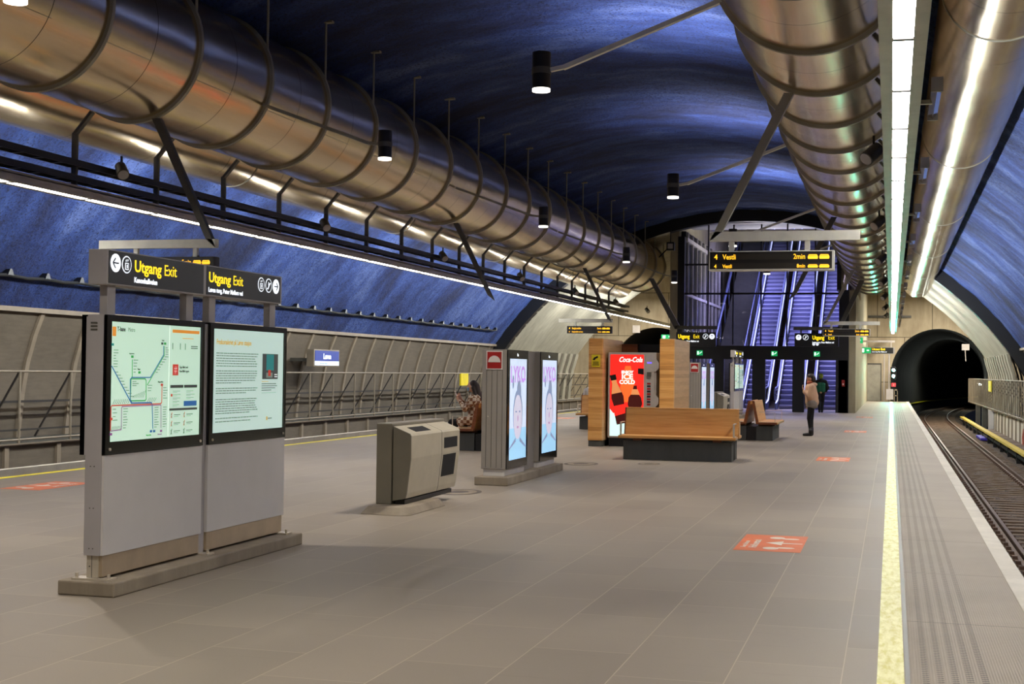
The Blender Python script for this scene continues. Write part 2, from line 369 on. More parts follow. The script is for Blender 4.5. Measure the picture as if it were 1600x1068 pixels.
class Thing:
    """an Empty at the base of the thing; parts are given in world coordinates (or local if world=False)"""
    def __init__(s, name, label, cat, loc, rz=0, group=None, world=True):
        s.o = bpy.data.objects.new(name, None); col.objects.link(s.o); s.o.location = loc; s.o.rotation_euler.z = rz
        s.o.empty_display_size = .2
        tag(s.o, label, cat, group); s.off = Vector(loc) if world else Vector((0,0,0))
    def p(s, name, mb, mat, parent=None, smooth=False, bevel=0, label=None):
        o = link(name, mb.mesh(name, s.off, smooth), mat, parent or s.o, bevel)
        if label: o['label'] = label
        return o
    def text(s, name, body, size, mat, loc, face, parent=None, xs=.8, align='LEFT', ext=.001, shear=0, off=0, spacing=1):
        """face: 'x' faces +X and reads along +Y; 'y' faces -Y and reads along +X; 'z' lies flat; 'h' lies flat and reads along -Y"""
        cu = bpy.data.curves.new(name, 'FONT'); cu.body = body; cu.size = size; cu.extrude = ext; cu.align_x = align; cu.shear = shear; cu.offset = off
        cu.space_character = spacing; cu.resolution_u = 3
        tmp = bpy.data.objects.new('tmp', cu); me = bpy.data.meshes.new_from_object(tmp); bpy.data.objects.remove(tmp)
        rot = {'x': Euler((R(90), 0, R(90))), 'y': Euler((R(90), 0, 0)), 'z': Euler((0, 0, 0)), 'h': Euler((0, 0, R(-90))), 'k': Euler((0, 0, R(90)))}[face]
        mm = Matrix.Translation(Vector(loc)-s.off) @ rot.to_matrix().to_4x4() @ Matrix.Diagonal((xs, 1, 1, 1))
        me.transform(mm); me.name = name
        return link(name, me, mat, parent or s.o)
def single(name, mb, mat, label, cat, group=None, smooth=False, bevel=0, kind=None, origin=None):
    if origin is None:
        xs = [p[0] for p in mb.v]; ys = [p[1] for p in mb.v]; zs = [p[2] for p in mb.v]
        origin = ((min(xs)+max(xs))/2, (min(ys)+max(ys))/2, min(zs))
    o = link(name, mb.mesh(name, origin, smooth), mat, None, bevel); o.location = origin
    return tag(o, label, cat, group, kind)
def copy_tree(o, parent=None):
    c = o.copy(); col.objects.link(c)
    if parent: c.parent = parent
    for ch in list(o.children): copy_tree(ch, c)
    return c
def dup(src, dy=0, dx=0, label=None, dz=0):
    c = copy_tree(src); c.location = Vector(src.location) + Vector((dx, dy, dz))
    if label: c['label'] = label
    return c
ORD = ['first','second','third','fourth','fifth','sixth','seventh','eighth','ninth','tenth','eleventh','twelfth','thirteenth','fourteenth','fifteenth','sixteenth','seventeenth','eighteenth','nineteenth','twentieth']

XC = -6.18           # centre line of the station; left side mirrors the right side
def mir(x): return 2*XC - x
Y0, YR, YE = -8.0, 61.0, 92.0

# ------------------------------------------------------------------ setting
PL, PR = -13.42, 1.06
struct('floor', MB().box(PL+.95, PR-.98, Y0, 90.5, -.35, 0), m_floor)
mb = MB().box(.08, .91, Y0, 90.5, -.35, 0.0); struct('trim_1', mb, m_tact, label='ribbed tactile slabs along the right platform edge')
mb = MB().box(-13.27, PL+.95, Y0, 90.5, -.35, 0.0); o = struct('trim_2', mb, m_tact, label='ribbed tactile slabs along the left platform edge'); 
o.scale.x = -1; o.location.x = 2*XC
o.data.transform(Matrix.Translation((2*-XC, 0, 0)) @ Matrix.Diagonal((-1, 1, 1, 1)) @ Matrix.Translation((0,0,0))); o.scale.x = -1; o.location.x = 2*XC
for i, (a, b) in enumerate(((.91, PR), (PL, -13.27))):
    struct('trim_%d' % (3+i), MB().box(a, b, Y0, 90.5, -.35, .004), m_edge, label='pale stone platform edge')
struct('baseboard_right', MB().box(PR-.25, PR-.05, Y0, 90.5, -1.6, -.35), m_plinth); struct('baseboard_left', MB().box(PL+.05, PL+.25, Y0, 90.5, -1.6, -.35), m_plinth)
struct('baseboard_end', MB().box(PL+.05, PR-.05, 90.3, 90.5, -1.6, -.35), m_plinth)
single('safety_line', MB().box(-.065, .08, 0, 90.4, -.001, .003), m_yellow_r, 'pale shiny yellow safety line along the right side of the platform', 'floor marking')
single('safety_line', MB().box(-12.44, -12.30, 0, 90.4, -.001, .003), m_yellow, 'bright matt yellow safety line along the left side of the platform', 'floor marking')
single('joint_cover', MB().box(.085, .11, 0, 90.4, -.001, .006), m_dark, 'narrow dark joint strip beside the shiny yellow line', 'joint strip')

def arc(r, a0, a1, n, zc=-4.98):
    return [(XC + r*sin(a0+(a1-a0)*i/n), zc + r*cos(a0+(a1-a0)*i/n)) for i in range(n+1)]
def sweep(prof, ys, jitter=0):
    mb = MB(); n = len(prof)
    for y in ys:
        for (x, z) in prof:
            jx = jitter*(random.random()-.5); mb.v.append((x+jx, y, z+jitter*(random.random()-.5)))
    for j in range(len(ys)-1):
        for i in range(n-1): a = j*n+i; mb.f.append((a, a+1, a+n+1, a+n))
    return mb
am = math.acos((2.79+4.98)/13.8)
o = struct('ceiling', sweep(arc(13.8, -am, am, 72), [Y0 + i*.5 for i in range(int((YR-Y0)/.5)+1)], .05), m_vault, True, 'rough blue sprayed concrete vault')
side = [(11.42, 2.79), (11.62, 2.3), (11.80, 1.7), (11.92, 1.0), (12.0, .2), (12.0, -1.6)]
for sgn, nm in ((-1, 'left'), (1, 'right')):
    p = [(XC+sgn*a, b) for a, b in side]
    struct('wall_'+nm, sweep(p, [Y0, YR]), m_perf, True, 'dark perforated lower wall panels')
    ribs = MB()
    for k in range(-18, 29):
        y = 24.0 + 1.8*k
        if y < Y0: continue
        for (a, b), (c, d) in zip(side[:-1], side[1:]):
            ribs.bar((XC+sgn*(a-.03), y, b), (XC+sgn*(c-.03), y, d), .05, .10, (0, 1, 0)) if False else ribs.add(
                [(XC+sgn*(a-.06), y-.07, b), (XC+sgn*(a-.06), y+.07, b), (XC+sgn*(c-.06), y+.07, d), (XC+sgn*(c-.06), y-.07, d),
                 (XC+sgn*(a+.02), y-.07, b), (XC+sgn*(a+.02), y+.07, b), (XC+sgn*(c+.02), y+.07, d), (XC+sgn*(c+.02), y-.07, d)],
                [(0,1,2,3),(7,6,5,4),(0,4,5,1),(2,6,7,3),(1,5,6,2),(0,3,7,4)])
    ribs.box(min(XC+sgn*11.3, XC+sgn*11.5), max(XC+sgn*11.3, XC+sgn*11.5), Y0, YR, 2.74, 2.84)
    struct('trim_%d' % (5 if sgn < 0 else 6), ribs, m_rib, label='pale ribs and top rail of the lower wall panels')
# dark arch
mb = MB(); pr = arc(14.2, -1.02, 1.02, 72); pi_ = arc(13.3, -1.06, 1.06, 72); n = len(pr)
for y in (60.7, 61.25):
    mb.v += [(x, y, z) for x, z in pr] + [(x, y, z) for x, z in pi_]
for i in range(n-1):
    mb.f += [(i, i+1, n+i+1, n+i), (2*n+i, 3*n+i, 3*n+i+1, 2*n+i+1), (n+i, n+i+1, 3*n+i+1, 3*n+i)]
struct('trim_7', mb, m_black, False, 'black arch ring where the blue vault ends')
# white ribbed concrete bays past the arch: two sides, the escalator house stands between
a2 = math.acos((2.6+4.98)/13.3)
for sgn, nm in ((-1, 'west'), (1, 'east')):
    struct('ceiling_'+nm, sweep(arc(13.3, sgn*a2, sgn*(.24 if sgn < 0 else .345), 36), [61.0+i for i in range(16)]), m_white_conc, True, 'white precast vault past the black arch')
    lo = [(a-.62, b) for a, b in side]; lo[0] = (XC*0+10.93, 2.6)
    struct('wall_%s_bay' % nm, sweep([(XC+sgn*a, b) for a, b in lo], [61, 76]), m_perf, True, 'dark slotted lower wall of the white bay')
    rb = MB()
    for k in range(11):
        y = 61.4+k*1.4
        for (a, b), (c, d) in zip(lo[:-1], lo[1:]):
            rb.add([(XC+sgn*(a-.12), y-.32, b), (XC+sgn*(a-.12), y+.32, b), (XC+sgn*(c-.12), y+.32, d), (XC+sgn*(c-.12), y-.32, d),
                    (XC+sgn*(a+.02), y-.32, b), (XC+sgn*(a+.02), y+.32, b), (XC+sgn*(c+.02), y+.32, d), (XC+sgn*(c+.02), y-.32, d)],
                   [(0,1,2,3),(7,6,5,4),(0,4,5,1),(2,6,7,3),(1,5,6,2),(0,3,7,4)])
    struct('trim_%d' % (8 if sgn < 0 else 9), rb, m_white_conc, label='white concrete ribs of the bay wall')
    # outer room behind the bay end
    e = 15.2
    struct('wall_%s_outer' % nm, MB().box(min(XC+sgn*e, XC+sgn*(e+.3)), max(XC+sgn*e, XC+sgn*(e+.3)), 75.5, YE, -1.6, 9.2), m_white_conc)
    struct('trim_%d' % (10 if sgn < 0 else 11), MB().box(min(XC+sgn*13.3, XC+sgn*e), max(XC+sgn*13.3, XC+sgn*e), 75.6, 76, -1.6, 9.2), m_white_conc)
    q = MB()
    for k in range(9): q.box(*sorted((XC+sgn*(e-.15), XC+sgn*e)), 77+k*1.6, 77.7+k*1.6, 0, 3.1)
    struct('trim_%d' % (12 if sgn < 0 else 13), q, m_perf, label='dark upright slots in the outer bay wall')
struct('ceiling_end', MB().box(XC-15.5, XC+15.5, 75.8, YE+.3, 9.2, 9.5), m_conc)
# end wall with the two tunnel portals
def portal_poly(cx, hw, z0, zs, zt, n=28):
    return [(cx-hw, z0)] + [(cx-hw*cos(pi*i/n), zs+(zt-zs)*sin(pi*i/n)) for i in range(n+1)] + [(cx+hw, z0)]
PC, PHW = 2.93, 2.98
mb = MB()
def wall_with_arch(mb, x0, x1, cx, hw, zs, zt, ztop, y0, y1):
    pts = [(cx-hw*cos(pi*i/28), zs+(zt-zs)*sin(pi*i/28)) for i in range(29)]
    mb.box(x0, cx-hw, y0, y1, -1.6, ztop); mb.box(cx+hw, x1, y0, y1, -1.6, ztop)
    for (a, b), (c, d) in zip(pts[:-1], pts[1:]): mb.py([(a, b), (c, d), (c, ztop), (a, ztop)], y0, y1)
wall_with_arch(mb, XC, XC+15.4, PC, PHW, 1.7, 4.66, 9.3, YE, YE+.35); wall_with_arch(mb, XC-15.4, XC, mir(PC), PHW, 1.7, 4.66, 9.3, YE, YE+.35)
struct('wall_end', mb, m_portal)
struct('wall_back', MB().box(-22, 9, Y0-.3, Y0, -1.6, 9.6), m_tunnel)
# tunnels beyond the portals, bending to the right
def bend(y, side_=1, Rr=330., ys=88.):
    if y <= ys: return 0., 0.
    t = (y-ys)/Rr; return Rr*(1-cos(t)), t
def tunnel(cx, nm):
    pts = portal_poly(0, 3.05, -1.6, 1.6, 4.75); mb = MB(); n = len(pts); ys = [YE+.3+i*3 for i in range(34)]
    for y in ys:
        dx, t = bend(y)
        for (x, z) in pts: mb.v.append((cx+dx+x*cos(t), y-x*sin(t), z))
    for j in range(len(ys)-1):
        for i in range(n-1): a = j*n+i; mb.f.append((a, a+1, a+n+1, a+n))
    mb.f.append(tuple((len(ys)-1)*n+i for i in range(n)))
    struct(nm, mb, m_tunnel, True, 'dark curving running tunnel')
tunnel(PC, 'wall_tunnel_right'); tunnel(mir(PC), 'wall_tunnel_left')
TX = 2.78
# track bed
def bed(cx, nm, lab):
    mb = MB(); xs = [-1.9+i*.2 for i in range(20)]; ys = [Y0+i*.5 for i in range(int((190-Y0)/.5))]
    n = len(xs)
    for y in ys:
        dx, t = bend(y)
        for x in xs: mb.v.append((cx+dx+x*cos(t)*(1 if cx > 0 else -1), y-x*sin(t), -1.325+.05*(random.random()-.5)))
    for j in range(len(ys)-1):
        for i in range(n-1): a = j*n+i; mb.f.append((a, a+1, a+n+1, a+n))
    o = link(nm, mb.mesh(nm), m_gravel); tag(o, lab, 'ballast', kind='stuff')
bed(TX, 'ballast', 'brown crushed stone between and beside the right rails')
bed(mir(TX), 'ballast', 'brown crushed stone of the left track bed below the platform')
def rail(cx, off, lab):
    ys = [Y0] + [Y0+4*i for i in range(1, 24)] + [88+3*i for i in range(1, 33)]
    prof = [(-.065, -.15), (.065, -.15), (.065, -.14), (.012, -.12), (.012, -.04), (.035, -.03), (.035, 0), (-.035, 0), (-.035, -.03), (-.012, -.04), (-.012, -.12), (-.065, -.14)]
    def mk(pf):
        mb = MB(); n = len(pf)
        for y in ys:
            dx, t = bend(y)
            for (x, z) in pf: mb.v.append((cx+dx+(off+x)*cos(t), y-(off+x)*sin(t), -1.15+z))
        for j in range(len(ys)-1):
            for i in range(n): a = j*n+i; b = j*n+(i+1)%n; mb.f.append((a, b, b+n, a+n))
        return mb
    T = Thing('track_rail', lab, 'rail', (cx+off, 0, -1.3))
    T.p('rail_web', mk(prof), m_rust, smooth=True); T.p('rail_head', mk([(-.03, -.002), (.03, -.002), (.03, .004), (-.03, .004)]), m_railtop, label='polished running surface')
rail(TX, -.72, 'rusty running rail of the right track, the one nearer the platform')
rail(TX, .74, 'rusty running rail of the right track, the one nearer the low wall')
rail(mir(TX), .72, 'rusty running rail of the left track beside the platform'); rail(mir(TX), -.72, 'rusty running rail of the left track beside the wall')
sl = Thing('railway_sleeper', 'brown concrete sleeper of the right track with rail clips', 'sleeper', (TX, 12, -1.36), group='sleepers of the right track')
sl.p('sleeper_block', MB().box(TX-1.25, TX+1.25, 11.88, 12.12, -1.45, -1.305), m_sleeper)
for dx in (-.72, .74):
    for s_ in (-1, 1): sl.p('rail_clip', MB().box(TX+dx+s_*.11-.04, TX+dx+s_*.11+.04, 11.95, 12.05, -1.31, -1.25), m_rust)
for k in range(1, 190):
    y = 12+k*.62; dx, t = bend(y); c = dup(sl.o, dy=k*.62, dx=dx); c.rotation_euler.z = -t
# third rail with yellow board cover, the brown boards beside it
T = Thing('third_rail', 'yellow covered power rail running beside the right track', 'power rail', (4.2, 50, -1.3))
for k in range(40):
    y = 16+k*2.05; 
    if y > 88: break
    T.p('cover_board', MB().box(4.12, 4.34, y, y+2.0, -.93, -.83), m_y3, bevel=.01)
T.p('power_rail', MB().box(4.18, 4.26, 16, 92, -1.12, -1.02), m_black)
for k in range(20): T.p('support_bracket', MB().box(4.16, 4.30, 17+k*3.7, 17.15+k*3.7, -1.36, -.93), m_black)
for k in range(38):
    o = single('cable_trough_lid', MB().box(4.40, 4.84, 18+k*1.4, 19.34+k*1.4, -.98, -.90-.012*(k % 2)), m_brown, 'dusty brown trough lid lying between the yellow power rail and the low wall', 'trough lid', 'brown trough lids beside the power rail', bevel=.01)
# low walls and walkways beside both tracks, with railings
for sgn, nm in ((-1, 'left'), (1, 'right')):
    X = lambda a: XC + sgn*a
    mat_low = m_lowwall if sgn > 0 else m_perf
    y1 = 70.2 if sgn > 0 else 92
    q = MB().box(*sorted((X(11.0), X(11.15))), 8, y1, -1.5, .02)
    struct('baseboard_walkway_%s' % nm, q, mat_low, label='low wall beside the track')
    q = MB()
    for k in range(-9, 40):
        y = 24.0+1.8*k
        if 8 < y < y1: q.box(*sorted((X(10.94), X(11.0))), y-.07 if sgn < 0 else y-.015, y+.07 if sgn < 0 else y+.015, -1.4, .0)
    q.box(*sorted((X(10.94), X(11.0))), 8, y1, -.02, .03)
    if sgn < 0: q.box(*sorted((X(10.95), X(11.0))), 8, y1, -.75, -.6)
    struct('trim_%d' % (14 if sgn < 0 else 15), q, m_rib if sgn < 0 else m_plinth, label='joints and mullions of the low wall')
    struct('floor_walkway_%s' % nm, MB().box(*sorted((X(11.0), X(11.98))), 8, 90, .02, .07), m_dark)
    T = Thing('walkway_railing', ('long galvanised railing with posts and stays along the left walkway' if sgn < 0 else 'galvanised railing with close looking posts along the right walkway'), 'railing', (X(10.85), 50, .07))
    xr = X(10.80)
    T.p('top_rail', MB().cyl((xr, 9, 1.5), (xr, 89.5, 1.5), .024, n=10), m_rail_paint, smooth=True)
    T.p('bottom_rail', MB().cyl((xr, 9, .12), (xr, 89.5, .12), .022, n=10), m_rail_paint, smooth=True)
    T.p('low_shadow_band', MB().bar((X(11.3), 9, .28), (X(11.3), 89.5, .28), .03, .04), m_brace, label='dark bar for the lower shadow band behind the posts')  # dark bar stands in for a shadow line on the wall panels
    T.p('mid_shadow_band', MB().bar((X(11.5), 9, .86), (X(11.5), 89.5, .86), .03, .05), m_brace, label='dark bar for the middle shadow band behind the posts')  # shadow band behind the railing, modelled as a second dark bar
    for k in range(-8, 37):
        y = 24.18+1.8*k
        T.p('post', MB().cyl((xr, y, .05), (xr, y, 1.5), .027, n=8), m_rail_paint, smooth=True)
        T.p('stay', MB().bar((xr-sgn*-.03, y, 1.47), (X(11.6), y-.1, .1), .035, .035), m_brace)
        if sgn > 0: T.p('post', MB().cyl((xr, y+.9, .05), (xr, y+.9, 1.5), .02, n=8), m_rail_paint, smooth=True)
for k, y in enumerate((71.5, 76.5, 82)):
    o = single('walkway_post', MB().box(4.62, 4.86, y, y+.24, -1.45, .02), m_grey_lt if k == 0 else m_dark, ['pale square post under the end of the right railing', 'dark post under the railing behind the pale square post', 'farthest dark post under the right railing'][k], 'post')
single('blue_tray', MB().box(3.95, 4.7, 66.5, 70.0, -1.28, -1.16), m_blueplastic, 'blue plastic tray lying beside the right track near the pale post', 'tray', bevel=.02)
single('red_pipe', MB().cyl((4.80, 55.0, -1.0), (4.78, 55.0, -.62), .03, n=8).cyl((4.78, 55.0, -.62), (4.80, 54.9, -.3), .03, n=8), m_redcable, 'short red pipe on the low wall beside the right track', 'pipe')
single('yellow_plate', MB().box(-17.0, -16.93, 53.6, 54.6, 1.0, 1.5), m_yplate, 'yellow notice plate on the left railing behind the seated woman', 'sign')
single('yellow_plate', MB().box(4.53, 4.57, 68.7, 70.5, .93, 1.45), m_yplate, 'yellow plate fixed on the right railing', 'sign')
_q = MB(); _p = None
for i in range(26):
    y = YE+.5+3*i; dx, t = bend(y); pt = (PC+dx-2.9*cos(t), y+2.9*sin(t), -.7)
    if _p: _q.cyl(_p, pt, .06, n=6)
    _p = pt
single('kerb_pipe', _q, m_yellow, 'thin yellow pipe along the foot of the curving tunnel wall', 'pipe')
for i, y in enumerate((99, 112, 126)):
    dx, t = bend(y); single('tunnel_lamp', MB().cyl((PC+dx+2.75, y, 1.1), (PC+dx+2.75, y+1.4, 1.1), .05, n=8), emit('tunnel_tube_light', (.9, 1, .95, 1), 25) if i == 0 else MATS['tunnel_tube_light'], ['nearest', 'second', 'farthest'][i]+' small white tube lamp inside the right tunnel', 'lamp')
# wall pipe on the left vault
T = Thing('wall_cable', 'black cable on saddle brackets along the left blue vault wall', 'cable', (-18.0, 30, 3.4))
ys = [Y0+3+i*1.25 for i in range(52)]
mb = MB(); th = math.acos((3.42+4.98)/13.68)
cx_, cz_ = XC-13.68*sin(th), -4.98+13.68*cos(th)
for a, b in zip(ys[:-1], ys[1:]):
    mb.cyl((cx_, a, cz_), (cx_+.02*sin(a), (a+b)/2, cz_-.03), .035, n=8).cyl((cx_+.02*sin(a), (a+b)/2, cz_-.03), (cx_, b, cz_), .035, n=8)
T.p('cable_run', mb, m_rubber, smooth=True)
for a in ys: T.p('saddle', MB().prism([(-.1, 0), (.1, 0), (.03, .12), (-.03, .12)], lambda u, v: (cx_-.12, a+u, cz_+v), lambda u, v: (cx_+.05, a+u, cz_+v)), m_black)

# ------------------------------------------------------------------ ducts
RINGS = [16.5+2.5*k for k in range(-9, 21)]
HD = 6.59
for sgn in (-1, 1):
    cx = -.95 if sgn > 0 else mir(-.95); nm = 'right' if sgn > 0 else 'left'; out = sgn
    yend = 67.5 if sgn > 0 else 64.5
    T = Thing('ventilation_duct', 'huge stainless steel round air duct with dark hoops, on the %s side above the platform' % nm, 'duct', (cx, 30, 5.4))
    T.p('duct_shell', MB().cyl((cx, Y0+.5, HD), (cx, yend, HD), 1.13, n=72), m_duct, smooth=True)
    for y in RINGS:
        if y < yend: T.p('hoop', MB().ringy(cx, HD, y-.035, y+.035, 1.12, 1.185), m_ring, smooth=True)
    sa = R(-27) if sgn < 0 else R(-42)
    for y in RINGS[6:-1]:
        if y+1.4 < yend: T.p('seam_cover', MB().bar((cx+1.133*cos(sa), y+.05, HD+1.133*sin(sa)), (cx+1.133*cos(sa), y+1.3, HD+1.133*sin(sa)), .006, .02, (cos(sa), 0, sin(sa))), m_dark)
    xr = cx - out*1.06
    for y in RINGS:
        if 14 < y < yend:
            h = T.p('hanger_rod', MB().cyl((xr, y, HD+.45), (xr, y, 8.22), .022, n=8), m_ring)
            T.p('hanger_plate', MB().box(xr-.14, xr+.14, y-.06, y+.06, 8.18, 8.24), m_ring, parent=h) if False else T.p('hanger_plate', MB().box(xr-.14, xr+.14, y-.06, y+.06, 8.16, 8.20), m_ring)
    # thinner duct on the track side
    cx2 = 1.2 if sgn > 0 else mir(1.2)
    T = Thing('side_duct', 'thinner stainless steel air duct over the %s track' % nm, 'duct', (cx2, 30, 5.1))
    T.p('duct_shell', MB().cyl((cx2, Y0+.5, 6.15), (cx2, 70, 6.15), .68, n=64), m_duct, smooth=True)
    for y in [16.5+10*k for k in range(-2, 6)]: T.p('hanger_strap', MB().ringy(cx2, 6.15, y-.02, y+.02, .675, .69).bar((cx2, y, 6.8), (cx2, y, 7.0), .02, .05), m_ring)

# ------------------------------------------------------------------ strip lights, cable trays, uplights
LX, LZ = .07, 4.30
for sgn in (-1, 1):
    x = LX if sgn > 0 else mir(LX); nm = 'right' if sgn > 0 else 'left'
    T = Thing('strip_light', 'continuous white linear light over the %s platform edge' % nm, 'light', (x, 45, LZ))
    T.p('housing', MB().box(x-.185, x-.078, 1, 91, LZ-.01, LZ+.11).box(x+.078, x+.185, 1, 91, LZ-.01, LZ+.11).box(x-.185, x+.185, 1, 91, LZ+.09, LZ+.14), m_hous)
    for k in range(44):
        y = 1.0+2.04*k
        T.p('diffuser', MB().box(x-.078, x+.078, y+.02, y+2.02, LZ, LZ+.02), m_strip)
        T.p('divider', MB().box(x-.078, x+.078, y-.035, y+.035, LZ-.014, LZ+.02), m_black)
    # trays above
    for j, (dx, z) in enumerate(((0, 4.81), (.04, 4.58))):
        xx = x - sgn*0.0 + sgn*dx
        q = MB().box(xx-.12, xx-.10, 4, 66, z-.05, z+.05).box(xx+.10, xx+.12, 4, 66, z-.05, z+.05)
        for i in range(124): q.box(xx-.1, xx+.1, 4+i*.5, 4.05+i*.5, z-.05, z-.035)
        T2 = Thing('cable_tray', '%s black cable tray above the %s strip light' % (['upper', 'lower'][j], nm), 'cable tray', (xx, 35, z-.05))
        T2.p('ladder', q, m_black)
        for c in range(3):
            w_ = MB(); px_ = None
            for i in range(63):
                pt = (xx-.06+c*.055+.012*sin(i*1.3+c), 4+i, z-.02+.014*sin(i*.9+c*2))
                if px_: w_.cyl(px_, pt, .016, n=6)
                px_ = pt
            T2.p('cable', w_, m_rubber, smooth=True)
    # brackets
    for k, y in enumerate([y for y in RINGS if 3 < y < 62]):
        xo = (-.95 if sgn > 0 else mir(-.95)) + sgn*.72
        single('tray_bracket', MB().bar((xo, y, 5.62), (x, y, 5.28), .05, .09, (0,1,0)).bar((x, y, 5.3), (x, y, 4.44), .09, .05, (0,1,0)), m_dark,
               'bent dark steel bracket carrying the %s cable trays from the big duct' % nm, 'bracket', '%s cable tray brackets' % nm)
    # uplights
    for k in range(15):
        y = 9.4+5.0*k
        if y > 84: break
        xu = x + sgn*.33
        T3 = Thing('uplight', 'shiny angular batten uplight beside the %s strip light, %s from the camera' % (nm, ORD[k]), 'light', (xu, y, 4.45), group='uplights beside the %s strip light' % nm)
        T3.p('reflector', MB().py([(xu-.05, 4.40), (xu+.0, 4.36), (xu+.05, 4.42), (xu+.04, 4.47), (xu-.05, 4.47)], y-.75, y+.75), m_reflector)
        for q in (-.78, .75): T3.p('end_cap', MB().box(xu-.055, xu+.055, y+q, y+q+.03, 4.35, 4.49), m_hous)
        T3.p('side_bracket', MB().box(min(xu, x+sgn*.16), max(xu, x+sgn*.16), y-.03, y+.03, 4.38, 4.42), m_hous)
        l = area('uplight_lamp', (xu+sgn*.12, y, 4.47), (0, R(-sgn*84), 0), .06, 1.1, 225, (.92, .97, 1.0)); 
    for k in range(8):
        y = 10.3+8.6*k if sgn > 0 else 11.6+8.4*k
        xs_ = x-sgn*.32 if sgn > 0 else x+.22
        zz = 4.62 if sgn > 0 else 4.86
        T4 = Thing('loudspeaker', 'dark cylindrical loudspeaker by the %s cable trays, %s along the row' % (nm, ORD[k]), 'loudspeaker', (xs_, y, zz), group='loudspeakers over the %s edge' % nm)
        d = Vector((-sgn*.55, -.55, -.6)).normalized()
        c0 = Vector((xs_, y, zz)); T4.p('horn', MB().cyl(c0-d*.1, c0+d*.17, .09, .10, n=20), m_dark, smooth=True)
        T4.p('grille', MB().cyl(c0+d*.171, c0+d*.18, .085, n=20), m_grey)
        T4.p('bracket', MB().bar(c0, c0+Vector((0, 0, .22)), .03, .03), m_black)

# ------------------------------------------------------------------ downlights on arms from the big ducts
def downlight(sgn, y, k):
    hub = -4.22 if sgn > 0 else mir(-4.22); root = -2.0 if sgn > 0 else mir(-2.0); z = 5.35; nm = 'right' if sgn > 0 else 'left'
    T = Thing('downlight', 'black cylindrical downlight on a steel arm from the %s duct, %s from the camera' % (nm, ORD[k]), 'light', (hub, y, z-.24))
    T.p('lamp_body', MB().cyl((hub, y, z-.20), (hub, y, z-.01), .115, n=28).cyl((hub, y, z+.05), (hub, y, z+.25), .115, n=28), m_black, smooth=True)
    T.p('collar', MB().cyl((hub, y, z-.02), (hub, y, z+.06), .122, n=28), m_dark, smooth=True)
    T.p('lens_rim', MB().ringy(0, 0, 0, .012, .085, .112, 28).v and (lambda q: [setattr(q, 'v', [(hub+a, y+c, z-.235+b*1.0) for a, b, c in [(p[0], p[1], p[2]) for p in q.v]])] and q)(MB().ringy(0, 0, 0, .035, .088, .112, 28)), m_lampring)
    T.p('lens', MB().cyl((hub, y, z-.215), (hub, y, z-.205), .075, n=24), m_lamp)
    sd = -sgn if False else sgn
    T.p('arm', MB().bar((hub+sd*.12, y, z+.03), (hub+sd*.3, y, z+.06), .05, .06, (0,1,0)).bar((hub+sd*.28, y, z+.05), (root, y, 6.12), .055, .075, (0,1,0)), m_ring if sgn < 0 else m_alu)
    spot('downlight_beam', (hub, y, z-.25), (0, 0, 0), 780, 125, (1, .91, .78), .07, 1.0)
    if sgn > 0: spot('uplight_beam', (hub, y, z+.27), (R(180), 0, 0), 1900, 130, (.92, .92, 1.0), .07, 1.0)
for k, y in enumerate((5.8, 16.5, 27.2, 37.9, 48.6)): downlight(1, y, k)
for k, y in enumerate((11.4, 21.4, 32.2, 43.0, 53.0)): downlight(-1, y, k)

